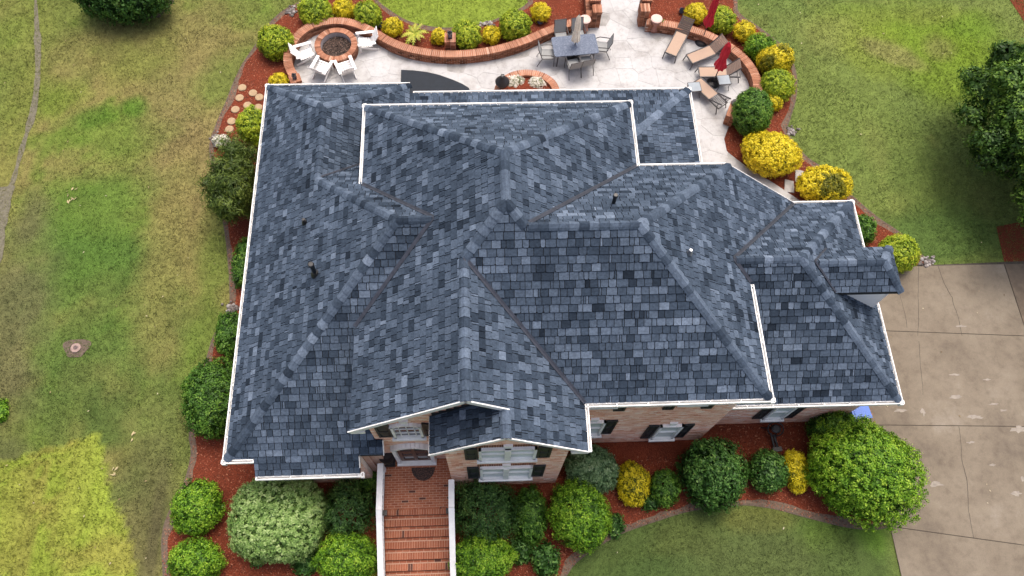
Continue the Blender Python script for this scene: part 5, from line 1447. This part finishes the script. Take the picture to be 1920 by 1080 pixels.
stable(1357, 151, 'small glass topped side table beside the lower red umbrella'); stable(1302, 164, 'small glass side table half hidden by the rear roof corner')
# dark curved awning at the back of the house
AW = plain('dark_navy_canvas', (.008, .013, .02, 1), .85, .2, 6)
pts = [at2(u, v, 2.7) for u, v in [(752, 131), (775, 132), (800, 135), (825, 141), (850, 150), (866, 157), (879, 165)]]
aw = empty('awning', (-2.2, 18.2, 2.7), 'dark navy curved awning sticking out behind the rear eave', 'awning')
b = MB(); b.prism([(pts[0][0], 16.9, 2.7)] + [(p[0], p[1], 2.7) for p in pts] + [(pts[-1][0] + .3, 16.9, 2.7)], .05); b.build('fabric', AW, aw, (-2.2, 18.2, 2.7))
b = MB()
for p, q in zip(pts[:-1], pts[1:]): b.bar((p[0], p[1], 2.66), (q[0], q[1], 2.66), .04, .05)
b.build('frame', DKM, aw, (-2.2, 18.2, 2.7)); b = MB(); b.tube((pts[0][0] + .1, pts[0][1] - .1, PZ), (pts[0][0] + .1, pts[0][1] - .1, 2.64), .035); b.build('post', DKM, aw, (-2.2, 18.2, 2.7))
# kettle grill
x, y = at2(942, 153, .8); o = empty('kettle_grill', (x, y, PZ), 'black kettle grill left of the half round brick planter', 'grill')
b = MB(); b.lathe([(.05, .5), (.2, .56), (.27, .68), (.28, .75)], n=20); b.build('bowl', BLACK, o); b = MB(); b.lathe([(.285, .75), (.22, .84), (.12, .95), (.05, 1.05)], n=20); b.build('lid', BLACK, o)
b = MB(); b.path([(-.06, 0, 1.02), (-.05, 0, 1.16), (.05, 0, 1.16), (.06, 0, 1.02)], .015); b.build('handle', BLACK, o)
for k in range(3): a = 2.1 * k; b = MB(); b.tube((.15 * math.cos(a), .15 * math.sin(a), .56), (.3 * math.cos(a), .3 * math.sin(a), 0), .015); b.build('leg', BLACK, o)
# pedestal pots by the gate
for (u, v, lb, pk) in ((1097, 37, 'round terracotta pedestal pot with a pale top left of the gate path', 1), (1231, 36, 'round pedestal pot with a pale top right of the gate path', 2)):
    x, y = at2(u, v, .7); o = empty('pedestal_pot', (x, y, PZ), lb, 'pot')
    b = MB(); b.lathe([(.17, 0), (.19, .1), (.15, .2), (.16, .4), (.21, .58), (.22, .64)], n=16); b.build('body', plain('terracotta', (.33, .16, .12, 1), .85, .3, 9), o); b = MB(); b.lathe([(.235, .64), (.24, .68), (.2, .70), (.02, .69)], n=16); b.build('basin', plain('pale_basin', (.55, .40, .35, 1), .6, .1), o)
for (u, v, lb) in ((1221, 45, 'small potted plant left of the pot by the gate path'), (1238, 46, 'small potted plant right of the pot by the gate path')):
    x, y = at2(u, v, .3); o = empty('potted_plant', (x, y, PZ), lb, 'plant'); V, sh = foliage(.14, .14, .14, 'green', int(u)); fast_mesh('foliage', V + np.array([0, 0, .3]), 4, LEAF['green'], sh, parent=o)
    b = MB(); b.lathe([(.08, 0), (.11, .2)], n=10); b.build('pot', plain('terracotta', (.33, .16, .12, 1)), o)
# garden spotlights
for (u, v, lb) in ((1013, 39, 'dark garden spotlight under the golden shrub left of the gate'), (1278, 19, 'dark garden spotlight on the mulch right of the gate'), (714, 45, 'dark garden spotlight beside the second lime ball right of the fire pit')):
    x, y = at2(u, v, .15); o = empty('garden_spotlight', (x, y, 0), lb, 'spotlight'); NAVY = plain('navy_metal', (.03, .04, .075, 1), .3, .2)
    b = MB(); b.tube((0, 0, -.05), (0, 0, .12), .015); b.build('spike', BLACK, o); b = MB(); b.tube((0, .1, .12), (0, -.1, .22), .07, .13, 12); b.build('head', NAVY, o)
# stepping stones
STN = plain('tan_stone', (.33, .235, .14, 1), .9, .2, 12, bm=.4)
for i, (u, v, lb) in enumerate([(454, 164, 'round tan stepping stone, topmost of the scatter'), (474, 174, 'round tan stepping stone below and right of the topmost'), (486, 182, 'round tan stepping stone nearest the roof corner, at the right'), (449, 183, 'round tan stepping stone below the topmost, on the left edge'),
                                (464, 197, 'round tan stepping stone in the middle of the scatter'), (441, 205, 'round tan stepping stone left of the middle one'), (484, 201, 'round tan stepping stone just above the tall yellowish shrub'), (434, 227, 'round tan stepping stone second from the white flowers'),
                                (430, 242, 'round tan stepping stone closest to the white flowers'), (463, 210, 'round tan stepping stone tucked against the yellowish shrub')]):
    x, y = at2(u, v, .04); b = MB(); n_ = 18; g_ = np.random.default_rng(i); b.lathe([(.15, -.03), (.17, .01), (.16, .035), (.13, .045)], n=n_)
    o = b.build('stepping_stone', STN); o.location = (x, y, .015); o.rotation_euler.z = i; tag(o, lb, 'stone', 'round stepping stones in the left mulch bed')
for (u, v, lb) in ((1479, 349, 'flat grey slab in the mulch left of the ringed golden shrub'), (1499, 330, 'flat grey slab between the two big golden shrubs')):
    x, y = at2(u, v, .03); b = MB(); b.prism([(x - .22, y - .25, .05), (x + .15, y - .3, .05), (x + .22, y + .2, .05), (x - .1, y + .3, .05)], .05); o = b.build('flat_stone', plain('slab_grey', (.36, .35, .34, 1), .9, .2, 6), center=True); tag(o, lb, 'stone')
# river pebbles
ROCK = shaded('pebble', [(0, C4(.06, .05, .045)), (.5, C4(.16, .14, .13)), (1, C4(.33, .31, .3))], .8, .2, 20)
for j, (u, v, ru, rv, n_) in enumerate([(437, 577, 16, 8, 60), (1737, 490, 14, 8, 45), (546, 22, 9, 10, 45), (1482, 247, 10, 8, 30), (918, 45, 12, 5, 30), (405, 262, 10, 10, 30), (1594, 380, 8, 6, 20)]):
    g_ = np.random.default_rng(50 + j); b = MB()
    for k in range(n_):
        x, y = at2(u + g_.normal(0, .45) * ru, v + g_.normal(0, .45) * rv); r_ = g_.uniform(.035, .08); M_ = Matrix.Rotation(g_.uniform(0, 6), 3, 'Z'); vs = []
        b.lathe([(r_ * .5, -.01), (r_ * g_.uniform(.85, 1.1), r_ * .35), (r_ * .55, r_ * .75), (r_ * .1, r_ * .85)], (x, y, .01 + g_.uniform(0, .03)), 7, float(g_.uniform()))
    o = b.build('river_pebbles', ROCK); tag(o, kind='stuff')
# lawn litter: leaves, drain ring
LITTER = plain('dry_leaf', (.36, .30, .16, 1), .8, .3, 8)
for j, (u, v, n_, sp, lb) in enumerate([(134, 369, 9, .13, 'scatter of pale dry leaves on the left lawn'), (250, 816, 4, .07, 'two or three curled pale leaves above the yellow turf'), (217, 884, 4, .05, 'small curled leaf right of the yellow turf edge'), (1540, 398, 3, .1, None)]):
    if lb is None: continue
    g_ = np.random.default_rng(70 + j); x, y = at2(u, v); P = np.c_[g_.normal(0, sp, n_), g_.normal(0, sp * 1.6, n_), .035 + g_.uniform(0, .03, n_)]; Nn = np.c_[g_.normal(0, .4, n_), g_.normal(0, .4, n_), np.ones(n_)]; Nn /= np.linalg.norm(Nn, axis=1)[:, None]
    V = leaf_quads(P, Nn, g_.uniform(.05, .11, n_), g_.uniform(.02, .045, n_), g_); o = fast_mesh('dry_leaves', V.reshape(-1, 3), 4, LITTER, loc=(x, y, 0)); tag(o, lb, 'leaves')
x, y = at2(143, 653); tag(sheet('bare_soil', [(x + .42 * math.cos(t) * (1 + .25 * math.sin(3 * t)), y + .4 * math.sin(t) * (1 + .2 * math.cos(2 * t))) for t in np.linspace(0, 6.2, 24)], .004, plain('bare_soil', (.10, .075, .055, 1), .95, .4, 12)), kind='structure')
o = empty('drain_ring', (x, y, 0), 'round concrete drain ring in a bare patch of the left lawn', 'drain')
RING = plain('drain_concrete', (.27, .195, .17, 1), .9, .2, 14); b = MB(); n_ = 24; V = []
for r_, z_ in ((.17, 0), (.165, .05), (.14, .06), (.075, .06), (.07, .01)):
    V += [(r_ * math.cos(2 * math.pi * i / n_), r_ * math.sin(2 * math.pi * i / n_), z_) for i in range(n_)]
b.add(V, [(k * n_ + i, k * n_ + (i + 1) % n_, (k + 1) * n_ + (i + 1) % n_, (k + 1) * n_ + i) for k in range(4) for i in range(n_)]); b.build('ring', RING, o)
b = MB(); b.lathe([(.07, 0), (.069, .045)], n=16); b.box((.03, .02, .04), (.1, .05, .05), .4); b.build('plug', plain('drain_plug', (.12, .09, .085, 1), .9), o)
# door mat, urn
x, y = -2.0, 4.55; b = MB(); b.prism([(x - .36, y + .12, zl + .026)] + [(x + .36 * math.cos(t), y + .12 - .40 * math.sin(t), zl + .026) for t in np.linspace(math.pi, 0, 17)][1:-1][::1] + [(x + .36, y + .12, zl + .026)], .014)
mt, nt, bs = base_mat('rubber_mat'); n1 = noise(nt, 34, 2, .5); r1 = ramp(nt, n1.outputs[0], [(.48, C4(.012, .01, .009)), (.56, C4(.11, .05, .035))]); nt.links.new(r1.outputs[0], bs.inputs[0]); bs.inputs['Roughness'].default_value = .8
o = b.build('door_mat', mt, center=True); tag(o, 'black half round door mat on the brick landing', 'door mat')
x, y = at2(729, 866, zl + .2); o = empty('urn', (x + .03, y + .02, zl + .015), 'tall black fluted urn at the top left of the brick landing', 'urn')
b = MB(); b.box((0, 0, .06), (.3, .3, .12)); b.lathe([(.13, .12), (.065, .24), (.06, .42)], n=16); b.build('foot', BLACK, o); b = MB(); b.lathe([(.06, .42), (.18, .52), (.21, .66), (.15, .8), (.17, .92), (.24, .98), (.24, 1.0), (.1, .95)], n=16); b.build('bowl', BLACK, o)
# blue bin by the garage
x, y = at2(1608, 766, .9); BLUE = plain('blue_plastic', (.02, .11, .46, 1), .4, .06); o = empty('wheelie_bin', (x, y, .03), 'blue wheeled bin standing at the garage corner', 'bin', rz=.15)
b = MB(); b.add([(-.22, -.24, .05), (.22, -.24, .05), (.22, .24, .05), (-.22, .24, .05), (-.28, -.33, .95), (.28, -.33, .95), (.28, .33, .95), (-.28, .33, .95)], [(3, 2, 1, 0), (4, 5, 6, 7), (0, 1, 5, 4), (1, 2, 6, 5), (2, 3, 7, 6), (3, 0, 4, 7)]); b.build('body', BLUE, o)
b = MB(); b.box((0, -.02, .985), (.6, .74, .06)); b.box((0, -.02, 1.02), (.46, .56, .025)); b.build('lid', BLUE, o)
for s_ in (-1, 1): b = MB(); b.tube((s_ * .24, .27, .1), (s_ * .3, .27, .1), .1, .1, 14); b.build('wheel', BLACK, o)
b = MB(); b.tube((-.26, .38, .93), (.26, .38, .93), .018); b.build('handle', BLUE, o)
# dark metal ornament on the mulch under the garage window
x, y = at2(1452, 806, .3); o = empty('garden_ornament', (x, y, 0), 'black metal garden ornament with a ring and legs under the garage window', 'ornament')
b = MB(); b.path([(.26 * math.cos(t), .22 * math.sin(t), .42 + .05 * math.sin(t)) for t in np.linspace(0, 6.284, 22)], .022); b.path([(.15 * math.cos(t), .13 * math.sin(t), .46) for t in np.linspace(0, 6.284, 16)], .018); b.build('ring', BLACK, o)
b = MB(); b.lathe([(.02, .40), (.12, .43), (.14, .5), (.1, .52)], n=12); b.build('bowl', BLACK, o)
for k in range(3): a = 2.1 * k + .6; b = MB(); b.path([(.14 * math.cos(a), .12 * math.sin(a), .44), (.2 * math.cos(a), .2 * math.sin(a), .2), (.36 * math.cos(a), .36 * math.sin(a), 0)], .022); b.build('leg', BLACK, o)
b = MB(); b.bar((-.05, -.15, .3), (.1, -.62, .08), .07, .05); b.bar((-.14, -.1, .3), (-.02, -.62, .08), .05, .05); b.box((.05, -.6, .1), (.3, .14, .12), .1); b.build('stand', BLACK, o)
